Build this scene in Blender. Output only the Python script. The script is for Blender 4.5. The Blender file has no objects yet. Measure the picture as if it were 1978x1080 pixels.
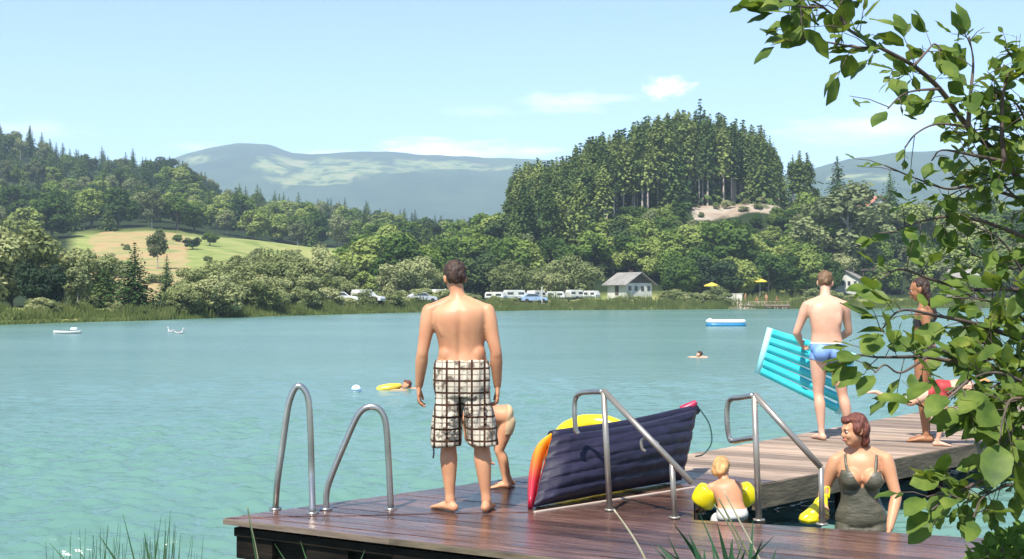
import bpy, bmesh, math, random
import numpy as np
from mathutils import Vector, Matrix, noise
random.seed(7); np.random.seed(7)
sc = bpy.context.scene
COL = sc.collection
F = 2400.0; W0, H0 = 1978.0, 1080.0
CZ = 2.02; TH = math.atan(34 / F); DZ = 0.5      # eye height over the water, pitch, dock height
SUN_EL, SUN_AZ = math.radians(57), math.radians(205)   # azimuth clockwise from +Y (view direction)

def ray(px, py):
    r = (px - W0 / 2) / F; u = (H0 / 2 - py) / F
    return Vector((r, math.cos(TH) - u * math.sin(TH), math.sin(TH) + u * math.cos(TH)))
def P(px, py, D):                     # the point at distance D (metres along +Y) seen at a pixel of the photo
    d = ray(px, py); k = D / d.y
    return Vector((0, 0, CZ)) + d * k
def G(px, py, z=0.0):                 # the point of a level plane seen at a pixel
    d = ray(px, py); k = (z - CZ) / d.z
    return Vector((0, 0, CZ)) + d * k

# ------------------------------------------------------------------ objects
def tag(o, label=None, cat=None, group=None, kind=None):
    if label: o['label'] = label
    if cat: o['category'] = cat
    if group: o['group'] = group
    if kind: o['kind'] = kind
    return o
def link(name, me, mats=None, parent=None, smooth=False, loc=None):
    o = bpy.data.objects.new(name, me); COL.objects.link(o)
    if mats is not None:
        for m in (mats if isinstance(mats, (list, tuple)) else [mats]): me.materials.append(m)
    if parent: o.parent = parent
    if loc is not None: o.location = loc
    if smooth: me.polygons.foreach_set('use_smooth', [True] * len(me.polygons))
    return o
def empty(name, loc=(0, 0, 0), rz=0.0):
    o = bpy.data.objects.new(name, None); COL.objects.link(o)
    o.empty_display_size = 0.1; o.location = loc; o.rotation_euler = (0, 0, rz); return o
def mesh_np(name, V, Fq, mi=None):    # numpy verts and quad faces
    me = bpy.data.meshes.new(name); V = np.asarray(V, dtype=np.float32); Fq = np.asarray(Fq, dtype=np.int32)
    k = Fq.shape[1]
    me.vertices.add(len(V)); me.vertices.foreach_set('co', V.ravel())
    me.loops.add(Fq.size); me.loops.foreach_set('vertex_index', Fq.ravel())
    me.polygons.add(len(Fq)); me.polygons.foreach_set('loop_start', np.arange(0, Fq.size, k, dtype=np.int32))
    if mi is not None: me.polygons.foreach_set('material_index', np.asarray(mi, dtype=np.int32))
    me.update(calc_edges=True); me.validate(); return me

class MB:                             # collects shapes into one mesh
    def __init__(s): s.v = []; s.f = []; s.m = []
    def add(s, vs, fs, m=0):
        b = len(s.v); s.v += [tuple(v) for v in vs]; s.f += [tuple(i + b for i in f) for f in fs]; s.m += [m] * len(fs)
    def box(s, c, size, rz=0, m=0, ax=None):
        X, Y, Z = [q / 2 for q in size]; c = Vector(c)
        R = Matrix.Rotation(rz, 3, 'Z') if ax is None else ax
        vs = [c + R @ Vector((x * X, y * Y, z * Z)) for z in (-1, 1) for x, y in ((-1, -1), (1, -1), (1, 1), (-1, 1))]
        s.add(vs, [(3, 2, 1, 0), (4, 5, 6, 7), (0, 1, 5, 4), (1, 2, 6, 5), (2, 3, 7, 6), (3, 0, 4, 7)], m)
    def bar(s, a, b, w, h, m=0):
        a = Vector(a); b = Vector(b); d = b - a; L = d.length; d.normalize()
        up = Vector((0, 0, 1)) if abs(d.z) < .95 else Vector((0, 1, 0))
        sd = d.cross(up).normalized(); u = sd.cross(d)
        R = Matrix((d, sd, u)).transposed(); s.box((a + b) / 2, (L, w, h), ax=R, m=m)
    def tube(s, pts, r, n=10, m=0, cap=True, ref=None):
        pts = [Vector(p) for p in pts]; N = len(pts)
        rr = r if isinstance(r, (list, tuple)) else [r] * N
        vs = []; fr = None
        for i, p in enumerate(pts):
            t = (pts[min(i + 1, N - 1)] - pts[max(i - 1, 0)])
            if t.length < 1e-9: t = Vector((0, 0, 1))
            t.normalize()
            if fr is None:
                a = Vector(ref) if ref else (Vector((0, 0, 1)) if abs(t.z) < .9 else Vector((1, 0, 0)))
                fr = (a - t * a.dot(t)).normalized()
            else: fr = (fr - t * fr.dot(t)).normalized()
            g = t.cross(fr); q = rr[i]; ra, rb = q if isinstance(q, (list, tuple)) else (q, q)
            for k in range(n):
                an = 2 * math.pi * k / n
                vs.append(p + fr * (math.cos(an) * ra) + g * (math.sin(an) * rb))
        fs = [(i * n + k, i * n + (k + 1) % n, (i + 1) * n + (k + 1) % n, (i + 1) * n + k) for i in range(N - 1) for k in range(n)]
        if cap: fs += [tuple(range(n - 1, -1, -1)), tuple((N - 1) * n + k for k in range(n))]
        s.add(vs, fs, m)
    def ell(s, c, r, R=None, n=14, mm=9, m=0):
        c = Vector(c); R = R or Matrix.Identity(3); vs = [c + R @ Vector((0, 0, -r[2]))]
        for j in range(1, mm):
            ph = -math.pi / 2 + math.pi * j / mm
            for k in range(n):
                th = 2 * math.pi * k / n
                vs.append(c + R @ Vector((math.cos(ph) * math.cos(th) * r[0], math.cos(ph) * math.sin(th) * r[1], math.sin(ph) * r[2])))
        vs.append(c + R @ Vector((0, 0, r[2]))); T = len(vs) - 1
        fs = [(0, 1 + (k + 1) % n, 1 + k) for k in range(n)]
        fs += [(1 + j * n + k, 1 + j * n + (k + 1) % n, 1 + (j + 1) * n + (k + 1) % n, 1 + (j + 1) * n + k) for j in range(mm - 2) for k in range(n)]
        fs += [(T, 1 + (mm - 2) * n + k, 1 + (mm - 2) * n + (k + 1) % n) for k in range(n)]
        s.add(vs, fs, m)
    def mesh(s, name='mesh'):
        me = bpy.data.meshes.new(name); me.from_pydata([tuple(v) for v in s.v], [], s.f)
        me.polygons.foreach_set('material_index', s.m); me.update(); return me
    def build(s, name, mats, parent=None, smooth=False, bevel=0):
        me = s.mesh(name); o = link(name, me, mats, parent, smooth)
        if bevel:
            b = o.modifiers.new('bevel', 'BEVEL'); b.width = bevel; b.segments = 2; b.limit_method = 'ANGLE'
        return o

def spline(pts, n=8):                 # Catmull-Rom through points of any dimension
    p = [np.array(q, dtype=float) for q in pts]; p = [2 * p[0] - p[1]] + p + [2 * p[-1] - p[-2]]; out = []
    for i in range(1, len(p) - 2):
        for k in range(n):
            t = k / n
            out.append(.5 * ((2 * p[i]) + (-p[i - 1] + p[i + 1]) * t + (2 * p[i - 1] - 5 * p[i] + 4 * p[i + 1] - p[i + 2]) * t * t + (-p[i - 1] + 3 * p[i] - 3 * p[i + 1] + p[i + 2]) * t ** 3))
    out.append(p[-2]); return out

# ------------------------------------------------------------------ materials
def mat(name, col=(.5, .5, .5), rough=.6, metal=0, spec=.5):
    m = bpy.data.materials.new(name); m.use_nodes = True; b = m.node_tree.nodes['Principled BSDF']
    b.inputs['Base Color'].default_value = (*col, 1); b.inputs['Roughness'].default_value = rough
    b.inputs['Metallic'].default_value = metal; b.inputs['Specular IOR Level'].default_value = spec
    return m
def nn(m, t, **kw):
    n = m.node_tree.nodes.new(t)
    for k, v in kw.items():
        if k in n.inputs: n.inputs[k].default_value = v
        else: setattr(n, k, v)
    return n
def lk(m, a, b): m.node_tree.links.new(a, b)
def ramp(m, fac, stops):
    r = nn(m, 'ShaderNodeValToRGB'); e = r.color_ramp.elements
    while len(e) < len(stops): e.new(.5)
    for i, (p, c) in enumerate(stops): e[i].position = p; e[i].color = (*c, 1) if len(c) == 3 else c
    lk(m, fac, r.inputs[0]); return r
def coords(m, kind='Object', scale=(1, 1, 1), rot=(0, 0, 0)):
    t = nn(m, 'ShaderNodeTexCoord'); q = nn(m, 'ShaderNodeMapping'); q.inputs['Scale'].default_value = scale
    q.inputs['Rotation'].default_value = rot; lk(m, t.outputs[kind], q.inputs[0]); return q.outputs[0]
def noisy(name, c1, c2, scale=5, rough=.6, bump=0, bscale=None, kind='Object', stretch=(1, 1, 1), detail=4, lo=.35, hi=.65, metal=0, spec=.5):
    m = mat(name, c1, rough, metal, spec); b = m.node_tree.nodes['Principled BSDF']; v = coords(m, kind, stretch)
    n = nn(m, 'ShaderNodeTexNoise', Scale=scale, Detail=detail); lk(m, v, n.inputs['Vector'])
    r = ramp(m, n.outputs[0], [(lo, c1), (hi, c2)]); lk(m, r.outputs[0], b.inputs['Base Color'])
    if bump:
        n2 = nn(m, 'ShaderNodeTexNoise', Scale=bscale or scale * 3, Detail=4); lk(m, v, n2.inputs['Vector'])
        bp = nn(m, 'ShaderNodeBump', Strength=bump, Distance=.02); lk(m, n2.outputs[0], bp.inputs['Height']); lk(m, bp.outputs[0], b.inputs['Normal'])
    return m
def foliage(name, cols, trans=.25, nscale=1.2, rnd=.8, sheen=0):      # leaves: kinds of green per plant and per clump
    m = bpy.data.materials.new(name); m.use_nodes = True; nt = m.node_tree; nt.nodes.clear()
    out = nn(m, 'ShaderNodeOutputMaterial'); v = coords(m, 'Object')
    oi = nn(m, 'ShaderNodeObjectInfo'); n = nn(m, 'ShaderNodeTexNoise', Scale=nscale, Detail=3)
    ad = nn(m, 'ShaderNodeVectorMath', operation='ADD'); lk(m, v, ad.inputs[0]); lk(m, oi.outputs['Location'], ad.inputs[1]); lk(m, ad.outputs[0], n.inputs['Vector'])
    mx = nn(m, 'ShaderNodeMath', operation='MULTIPLY_ADD'); mx.inputs[1].default_value = rnd; lk(m, oi.outputs['Random'], mx.inputs[0])
    k = nn(m, 'ShaderNodeMath', operation='MULTIPLY_ADD'); k.inputs[1].default_value = 1.1; k.inputs[2].default_value = -.05 - rnd / 2; lk(m, n.outputs[0], k.inputs[0]); lk(m, k.outputs[0], mx.inputs[2])
    r = ramp(m, mx.outputs[0], [(.2 + .6 * i / (len(cols) - 1), c) for i, c in enumerate(cols)])
    d = nn(m, 'ShaderNodeBsdfPrincipled', Roughness=.5 if sheen else .75); d.inputs['Specular IOR Level'].default_value = sheen; t = nn(m, 'ShaderNodeBsdfTranslucent'); s = nn(m, 'ShaderNodeMixShader', Fac=trans)
    hs = nn(m, 'ShaderNodeHueSaturation', Hue=.485, Saturation=1.1, Value=1.25); lk(m, r.outputs[0], hs.inputs['Color'])
    lk(m, r.outputs[0], d.inputs[0]); lk(m, hs.outputs[0], t.inputs[0]); lk(m, d.outputs[0], s.inputs[1]); lk(m, t.outputs[0], s.inputs[2]); lk(m, s.outputs[0], out.inputs[0])
    return m

# ------------------------------------------------------------------ camera, sky, sun
cam = bpy.data.cameras.new('camera'); co = bpy.data.objects.new('camera', cam); COL.objects.link(co)
cam.sensor_width = 36; cam.lens = 36 * F / W0; cam.clip_end = 30000; cam.clip_start = .05
co.location = (0, 0, CZ); co.rotation_euler = (math.pi / 2 + TH, 0, 0); sc.camera = co
sc.view_settings.view_transform = 'Standard'; sc.view_settings.look = 'None'; sc.view_settings.exposure = EXPO = 1.1
sc.cycles.max_bounces = 6; sc.cycles.diffuse_bounces = 3; sc.cycles.transmission_bounces = 4; sc.cycles.glossy_bounces = 3; sc.cycles.volume_bounces = 0; sc.cycles.transparent_max_bounces = 8
wd = bpy.data.worlds.new('World'); sc.world = wd; wd.use_nodes = True; nt = wd.node_tree; bg = nt.nodes['Background']
sky = nt.nodes.new('ShaderNodeTexSky'); sky.sky_type = 'NISHITA'; sky.sun_disc = False
sky.sun_elevation = SUN_EL; sky.sun_rotation = SUN_AZ; sky.altitude = 800; sky.air_density = .72; sky.dust_density = .3; sky.ozone_density = 1.4
bg.inputs[1].default_value = .138
L = nt.links.new
tc = nt.nodes.new('ShaderNodeTexCoord')
def cloud(px, py, wx, wy, amt, prev, seed):          # a thin fair-weather cloud at a direction of the sky
    d = ray(px, py).normalized()
    sb = nt.nodes.new('ShaderNodeVectorMath'); sb.operation = 'SUBTRACT'; sb.inputs[1].default_value = d; L(tc.outputs['Generated'], sb.inputs[0])
    ml = nt.nodes.new('ShaderNodeVectorMath'); ml.operation = 'MULTIPLY'; ml.inputs[1].default_value = (F / wx, 3, F / wy); L(sb.outputs[0], ml.inputs[0])
    nz = nt.nodes.new('ShaderNodeTexNoise'); nz.inputs['Scale'].default_value = 1.6; nz.inputs['Detail'].default_value = 6; nz.inputs['Roughness'].default_value = .6
    ad = nt.nodes.new('ShaderNodeVectorMath'); ad.operation = 'ADD'; ad.inputs[1].default_value = (seed, 0, seed); L(ml.outputs[0], ad.inputs[0]); L(ad.outputs[0], nz.inputs['Vector'])
    ln = nt.nodes.new('ShaderNodeVectorMath'); ln.operation = 'LENGTH'; L(ml.outputs[0], ln.inputs[0])
    a = nt.nodes.new('ShaderNodeMath'); a.operation = 'MULTIPLY_ADD'; a.inputs[1].default_value = 2.2; a.inputs[2].default_value = -.2; L(nz.outputs[0], a.inputs[0])
    b = nt.nodes.new('ShaderNodeMath'); b.operation = 'SUBTRACT'; L(a.outputs[0], b.inputs[0]); L(ln.outputs['Value'], b.inputs[1])
    c = nt.nodes.new('ShaderNodeMath'); c.operation = 'MULTIPLY'; c.inputs[1].default_value = amt; c.use_clamp = True; L(b.outputs[0], c.inputs[0])
    if prev is None: return c.outputs[0]
    m = nt.nodes.new('ShaderNodeMath'); m.operation = 'MAXIMUM'; L(prev, m.inputs[0]); L(c.outputs[0], m.inputs[1]); return m.outputs[0]
ck = None
for a in [(1287, 168, 55, 26, .95, 0), (1085, 198, 120, 24, .45, 3), (930, 215, 90, 14, .2, 5), (850, 290, 170, 26, 1.0, 7), (1010, 292, 120, 14, .6, 9),
          (1690, 245, 190, 40, .5, 11), (1750, 215, 90, 30, .3, 12), (640, 296, 80, 10, .35, 15), (385, 285, 70, 12, .3, 17), (60, 250, 120, 20, .25, 19), (1180, 190, 70, 12, .3, 23), (2300, 150, 200, 60, .8, 31), (-400, 190, 260, 60, .7, 37)]:
    ck = cloud(*a[:5], ck, a[5])
mx = nt.nodes.new('ShaderNodeMixRGB'); L(ck, mx.inputs[0]); L(sky.outputs[0], mx.inputs[1]); mx.inputs[2].default_value = (8.2, 8.0, 8.4, 1)
L(mx.outputs[0], bg.inputs[0])
sl = bpy.data.lights.new('sun', 'SUN'); sl.energy = 4.6; sl.angle = math.radians(.5); sl.color = (1, .95, .87)
so = bpy.data.objects.new('sun', sl); COL.objects.link(so)
sd = Vector((math.sin(SUN_AZ) * math.cos(SUN_EL), math.cos(SUN_AZ) * math.cos(SUN_EL), math.sin(SUN_EL)))
so.rotation_euler = sd.to_track_quat('Z', 'Y').to_euler(); so.location = (0, -10, 30)

# ------------------------------------------------------------------ terrain
SHORE = [(-900, 60), (-300, 80), (0, 92), (300, 110), (600, 140), (850, 172), (1050, 192), (1300, 202), (1430, 212), (1700, 225), (2100, 235), (2900, 200)]
def Ds(px): return float(np.interp(px, [a for a, b in SHORE], [b for a, b in SHORE]))
def prof(px):                                        # heights of the land behind the shore, per viewing direction
    T = [(-900, [(0, 1.5), (60, 5), (120, 18), (250, 50), (500, 90), (600, 95), (900, 40), (1400, 5)]),
         (0, [(0, .9), (60, 1.6), (130, 5), (240, 18), (360, 36), (510, 72), (560, 79), (800, 40), (1300, 5)]),
         (200, [(0, .8), (60, 1.6), (110, 5), (220, 17), (345, 35), (490, 60), (540, 64), (800, 40), (1300, 5)]),
         (330, [(0, .8), (60, 2), (110, 5), (220, 17), (330, 34), (480, 57), (540, 60), (800, 40), (1300, 5)]),
         (450, [(0, .8), (60, 1.8), (110, 5), (205, 16.5), (320, 28), (440, 41), (520, 47), (800, 35), (1300, 5)]),
         (620, [(0, .8), (60, 2), (100, 5), (185, 13.5), (300, 24), (430, 36), (500, 40), (800, 30), (1300, 5)]),
         (850, [(0, .8), (40, 1.5), (90, 6), (160, 11), (280, 19), (400, 28), (480, 31), (800, 20), (1300, 5)]),
         (980, [(0, .8), (40, 1.5), (70, 7), (115, 13), (160, 16), (280, 20), (460, 27), (800, 18), (1300, 5)]),
         (1100, [(0, .8), (30, 1.5), (60, 8), (100, 16.5), (150, 19), (300, 20), (800, 10), (1300, 5)]),
         (1200, [(0, .8), (30, 2), (60, 9), (100, 19.5), (150, 22), (300, 20), (800, 8), (1300, 5)]),
         (1320, [(0, .8), (30, 2), (60, 10), (98, 24.5), (150, 26), (300, 20), (800, 6), (1300, 5)]),
         (1480, [(0, 1), (30, 2), (60, 10), (92, 25.5), (150, 26), (300, 18), (800, 5), (1300, 5)]),
         (1580, [(0, 1), (30, 2), (60, 9), (90, 20), (150, 22), (300, 16), (800, 5), (1300, 5)]),
         (1978, [(0, 1), (30, 2.5), (60, 9), (90, 17), (150, 20), (300, 14), (800, 5), (1300, 5)]),
         (2900, [(0, 1.5), (30, 6), (60, 15), (90, 27), (200, 50), (300, 40), (800, 5), (1300, 5)])]
    return T
PT = prof(0)
def H(px, D):
    t = D - Ds(px)
    if t <= 0: return -1.2 * min(1, -t / 6)
    ks = [k for k, _ in PT]; px = min(max(px, ks[0]), ks[-1]); i = max(0, min(len(ks) - 2, int(np.searchsorted(ks, px)) - 1))
    def ev(j):
        a = PT[j][1]; return float(np.interp(t, [q[0] for q in a], [q[1] for q in a]))
    w = (px - ks[i]) / (ks[i + 1] - ks[i]); w = w * w * (3 - 2 * w)
    z = ev(i) * (1 - w) + ev(i + 1) * w
    z *= min(1, t / 5) * .75 + .25
    x = (px - W0 / 2) / F * D
    return z + noise.noise(Vector((x / 40, D / 40, 3))) * min(3, t * .02)
def ground(px, D): return Vector(((px - W0 / 2) / F * D, D, H(px, D)))
cols = list(range(-900, 2901, 25))
ts = [-14, -5, -1.5, 0, 1.5, 4, 8, 14, 20, 28, 36, 45, 54, 62, 70, 80, 90, 98, 106, 116, 130, 150, 175, 200, 225, 250, 280, 310, 340, 380, 420, 460, 500, 540, 600, 700, 850, 1100, 1400, 2400]
V = []; A = []
def sst(a, b, x): x = max(0, min(1, (x - a) / (b - a))); return x * x * (3 - 2 * x)
for px in cols:
    for t in ts:
        D = Ds(px) + t; p = ground(px, D); V.append(p); py = 574 - (p.z - CZ) / D * F
        nz = noise.noise(Vector((p.x / 9, p.y / 9, 0)))
        g = sst(470, 455, py + 0) * 0
        tan = sst(140, 200, px) * sst(400, 330, px) * (1 if 40 < t < 240 else 0) * .8
        grn = 1.0 if (130 <= px < 720 and 60 < t < 232) or t < 16 or (1130 < px < 1600 and t < 34) else 0
        sand = (1.0 if (1335 < px < 1520 and 80 < t < 106) else 0) * .85
        if 1418 < px < 1530 and 0 <= t < 14: sand, grn = 1, 0
        A.append((tan, grn, sand, 1))
n = len(ts)
Fq = [(i * n + j, (i + 1) * n + j, (i + 1) * n + j + 1, i * n + j + 1) for i in range(len(cols) - 1) for j in range(n - 1)]
me = mesh_np('ground', V, Fq); at = me.color_attributes.new('cover', 'FLOAT_COLOR', 'POINT'); at.data.foreach_set('color', np.array(A, dtype=np.float32).ravel())
m = mat('ground_cover', rough=.95, spec=.1); b = m.node_tree.nodes['Principled BSDF']; v = coords(m, 'Object')
at_ = nn(m, 'ShaderNodeAttribute', attribute_name='cover'); sp = nn(m, 'ShaderNodeSeparateColor'); lk(m, at_.outputs[0], sp.inputs[0])
n1 = nn(m, 'ShaderNodeTexNoise', Scale=.12, Detail=6); lk(m, v, n1.inputs['Vector'])
forest = ramp(m, n1.outputs[0], [(.35, (.012, .022, .008)), (.65, (.03, .045, .015))])
tanc = ramp(m, n1.outputs[0], [(.3, (.30, .20, .09)), (.45, (.34, .25, .12)), (.58, (.24, .23, .09)), (.68, (.18, .2, .07))])
grc = ramp(m, n1.outputs[0], [(.35, (.15, .19, .05)), (.5, (.22, .25, .075)), (.65, (.28, .27, .10))])
snc = ramp(m, n1.outputs[0], [(.3, (.16, .11, .075)), (.5, (.28, .22, .165)), (.6, (.34, .29, .23)), (.68, (.10,.10,.05))])
def mix(m, f, a, b_):
    x = nn(m, 'ShaderNodeMix', data_type='RGBA'); lk(m, f, x.inputs['Factor']); lk(m, a, x.inputs[6]); lk(m, b_, x.inputs[7]); return x.outputs[2]
def soft(o_):
    n5 = nn(m, 'ShaderNodeTexNoise', Scale=.09, Detail=7, Roughness=.65); lk(m, v, n5.inputs['Vector'])
    a5 = nn(m, 'ShaderNodeMath', operation='ADD'); lk(m, o_, a5.inputs[0]); lk(m, n5.outputs[0], a5.inputs[1]); return ramp(m, a5.outputs[0], [(.88, (0, 0, 0)), (1.0, (1, 1, 1))]).outputs[0]
c1 = mix(m, sp.outputs[1], forest.outputs[0], grc.outputs[0]); c2 = mix(m, soft(sp.outputs[0]), c1, tanc.outputs[0]); c3 = mix(m, soft(sp.outputs[2]), c2, snc.outputs[0])
lk(m, c3, b.inputs['Base Color'])
tag(link('ground', me, m, smooth=True), kind='structure')

# far mountains
def mountain(name, sky_pts, D0, D1, pxs, y0, seed, field):
    V = []; A = []; rows = 34; ny = len(pxs)
    for px in pxs:
        top = float(np.interp(px, [a for a, _ in sky_pts], [b_ for _, b_ in sky_pts]))
        for j in range(rows):
            t = j / (rows - 1); D = D0 + (D1 - D0) * min(t, .88) / .88 if t <= .88 else D1 + (t - .88) * 6000
            py = y0 + (top - y0) * (sst(0, 1, min(t / .88, 1)) * .5 + min(t / .88, 1) * .5)
            z = CZ + (574 - py) / F * D
            if t > .88: z *= max(0, 1 - (t - .88) * 6)
            x = (px - W0 / 2) / F * D
            z += noise.fractal(Vector((x / 420 + seed, D / 420, 0)), 1, 2, 5) * 34 * (1 - (t / .88) ** 3 if t < .88 else 0)
            z += noise.noise(Vector((x / 60, D / 60, seed))) * 4
            V.append((x, D, z)); k = 0
            for (fx, fy, rx, ry) in field:
                d = ((px - fx) / rx) ** 2 + ((py - fy) / ry) ** 2 + noise.fractal(Vector((px / 46 + seed, py / 12, 2)), 1, 2, 4) * 1.1
                k = max(k, sst(1.15, .75, d))
            A.append((k, 0, 0, 1))
    Fq = [(i * rows + j, (i + 1) * rows + j, (i + 1) * rows + j + 1, i * rows + j + 1) for i in range(ny - 1) for j in range(rows - 1)]
    me = mesh_np(name, V, Fq); at = me.color_attributes.new('cover', 'FLOAT_COLOR', 'POINT'); at.data.foreach_set('color', np.array(A, dtype=np.float32).ravel())
    return tag(link(name, me, MOUNT, smooth=True), kind='structure')
MOUNT = mat('mountain_cover', rough=1, spec=0); m = MOUNT; b = m.node_tree.nodes['Principled BSDF']
at_ = nn(m, 'ShaderNodeAttribute', attribute_name='cover'); v = coords(m, 'Object'); n1 = nn(m, 'ShaderNodeTexNoise', Scale=.006, Detail=9, Roughness=.7); lk(m, v, n1.inputs['Vector'])
fo = ramp(m, n1.outputs[0], [(.38, (.012, .03, .014)), (.62, (.035, .065, .025))]); n2m = nn(m, 'ShaderNodeTexNoise', Scale=.014, Detail=8, Roughness=.7); lk(m, v, n2m.inputs['Vector']); fi = ramp(m, n2m.outputs[0], [(.44, (.03, .055, .022)), (.49, (.13, .17, .06)), (.56, (.2, .22, .08)), (.66, (.26, .22, .11))])
spm = nn(m, 'ShaderNodeSeparateColor'); lk(m, at_.outputs[0], spm.inputs[0]); lk(m, mix(m, spm.outputs[0], fo.outputs[0], fi.outputs[0]), b.inputs['Base Color'])
mountain('mountain', [(-1500, 330), (-400, 320), (200, 330), (340, 303), (400, 286), (460, 275), (520, 279), (565, 294), (600, 298), (700, 291), (750, 292), (800, 299), (900, 302), (1040, 308), (1200, 320), (1500, 345), (2600, 345)],
         2300, 3700, range(-1500, 1501, 12), 440, 1.3, [(660, 325, 150, 20), (540, 322, 40, 22), (840, 318, 110, 9), (950, 322, 50, 5), (600, 352, 90, 10), (380, 310, 25, 6)])
mountain('mountain', [(1100, 380), (1400, 360), (1560, 330), (1640, 306), (1750, 293), (1850, 289), (1978, 293), (2200, 260), (3400, 300)],
         2000, 3000, range(1100, 3400, 12), 440, 5.1, [(1650, 345, 60, 8), (1900, 330, 60, 8)])

# water
m = mat('lake_water', (.115, .33, .31), .2, 0, .5); WATER = m; b = m.node_tree.nodes['Principled BSDF']; b.inputs['IOR'].default_value = 1.33
v = coords(m, 'Object', (1, 1, 1))
def wn(scale, st, det=3, rot=0.0):
    q = nn(m, 'ShaderNodeMapping'); q.inputs['Scale'].default_value = st; q.inputs['Rotation'].default_value = (0, 0, rot); lk(m, v, q.inputs[0])
    x = nn(m, 'ShaderNodeTexNoise', Scale=scale, Detail=det, Roughness=.55); lk(m, q.outputs[0], x.inputs['Vector']); return x.outputs[0]
w1 = wn(5.0, (.7, 1, 1), 4, .12); w2 = wn(.7, (.45, 1, 1), 3, -.2); w3 = wn(.05, (.5, 1, 1), 3)
a1 = nn(m, 'ShaderNodeMath', operation='MULTIPLY_ADD'); a1.inputs[1].default_value = 1.2; lk(m, w2, a1.inputs[0]); lk(m, w1, a1.inputs[2])
ws = nn(m, 'ShaderNodeMapRange'); ws.inputs['From Min'].default_value = .38; ws.inputs['From Max'].default_value = .62; ws.inputs['To Min'].default_value = .3; ws.inputs['To Max'].default_value = 1.0; lk(m, wn(.035, (.35, 1, 1), 4, .3), ws.inputs['Value']); bp = nn(m, 'ShaderNodeBump', Distance=.1); lk(m, ws.outputs[0], bp.inputs['Strength']); lk(m, a1.outputs[0], bp.inputs['Height']); lk(m, bp.outputs[0], b.inputs['Normal'])
cr = ramp(m, w3, [(.35, (.09, .182, .152)), (.65, (.125, .228, .193))]); lk(m, cr.outputs[0], b.inputs['Base Color'])
# small wind waves as real relief on the near water
wr = np.random.default_rng(4); pyr = np.concatenate([np.linspace(1640, 1130, 60), np.arange(1128, 640, -1.35), np.arange(640, 590, -2.5), [588, 585, 582, 580, 579, 578, 577.2]])
Dr = CZ * F / (pyr - 574); cx = np.concatenate([np.linspace(-5200, -220, 60), np.arange(-210, 2190, 2.6), np.linspace(2200, 7200, 60)]) - W0 / 2
DD, CX = np.meshgrid(Dr, cx, indexing='ij'); XX = CX / F * DD; YY = DD.copy(); ZZ = np.zeros_like(XX)
sx_ = np.gradient(YY, axis=0).__abs__() ; sp_ = np.maximum(sx_, np.gradient(XX, axis=1).__abs__())
for i in range(90):
    lam = .13 * (10 ** wr.uniform(0, .8)); th = wr.normal(1.5, .42); kx, ky = math.cos(th) * 2 * math.pi / lam, math.sin(th) * 2 * math.pi / lam
    amp = .0064 * lam ** .82 * (1 if lam < .5 else .6); ZZ += np.sin(XX * kx + YY * ky + wr.uniform(0, 6.28)) * amp * np.clip((lam / (sp_ * 2.2) - .6) * 1.1, 0, 1)
gm = 1 + .45 * np.sin(XX * .21 + YY * .11 + 1) * np.sin(YY * .17 - XX * .06) + .25 * np.sin(XX * .6 - YY * .45)
ZZ *= np.clip(gm, .6, 1.35); ZZ += np.abs(ZZ) * .35
ZZ *= np.clip((DD - 3.2) / 2, 0, 1) * np.clip((330 - DD) / 100, 0, 1)
nr, nc = XX.shape; VW = np.stack([XX, YY, ZZ], -1).reshape(-1, 3); idx = np.arange(nr * nc).reshape(nr, nc)
FW = np.stack([idx[:-1, :-1], idx[:-1, 1:], idx[1:, 1:], idx[1:, :-1]], -1).reshape(-1, 4)
base_ = len(VW); VW = np.concatenate([VW, [(VW[0][0], -60, 0), (VW[nc - 1][0], -60, 0)]]); 
meW = mesh_np('water', VW, FW); 
tag(link('water', meW, m, smooth=True), kind='structure')

# haze
m = bpy.data.materials.new('haze'); m.use_nodes = True; m.node_tree.nodes.clear(); out = nn(m, 'ShaderNodeOutputMaterial')
pv = nn(m, 'ShaderNodeVolumePrincipled'); pv.inputs['Color'].default_value = (.66, .86, 1.0, 1); pv.inputs['Density'].default_value = HAZE = .00024; pv.inputs['Anisotropy'].default_value = 0
lk(m, pv.outputs[0], out.inputs['Volume'])
q = MB(); q.box((0, 3000, 248), (9000, 7600, 504)); tag(q.build('haze', m), kind='stuff')
# ------------------------------------------------------------------ trees and shrubs
rng = np.random.default_rng(11)
def quads(C, S, N=None, asp=1.0, spread=.7):         # a leaf clump per centre: four corners round it, lightly folded
    n = len(C); R = rng.normal(size=(n, 3))
    if N is not None: R = R * spread + N
    R /= np.linalg.norm(R, axis=1)[:, None] + 1e-9
    A = np.cross(R, rng.normal(size=(n, 3))); A /= np.linalg.norm(A, axis=1)[:, None] + 1e-9; B = np.cross(R, A)
    S = np.asarray(S)[:, None] if np.ndim(S) else S
    a = A * S * asp; b = B * S; f = R * S * .3
    V = np.stack([C - a - b * .4, C + b * .9 + f, C + a + b * .3, C - b * .8 - f * .5], 1).reshape(-1, 3)
    return V, np.arange(n * 4).reshape(n, 4)
def tube_np(pts, r, n=6):
    q = MB(); q.tube(pts, r, n); return np.array([tuple(v) for v in q.v]), [f for f in q.f if len(f) == 4]
def combine(parts):                                  # [(V, F, material)] -> mesh
    Vs, Fs, Ms = [], [], []; o = 0
    for V, Fq, mi in parts:
        Vs.append(V); Fs.append(np.asarray(Fq) + o); Ms += [mi] * len(Fq); o += len(V)
    return np.concatenate(Vs), np.concatenate(Fs), Ms
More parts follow.
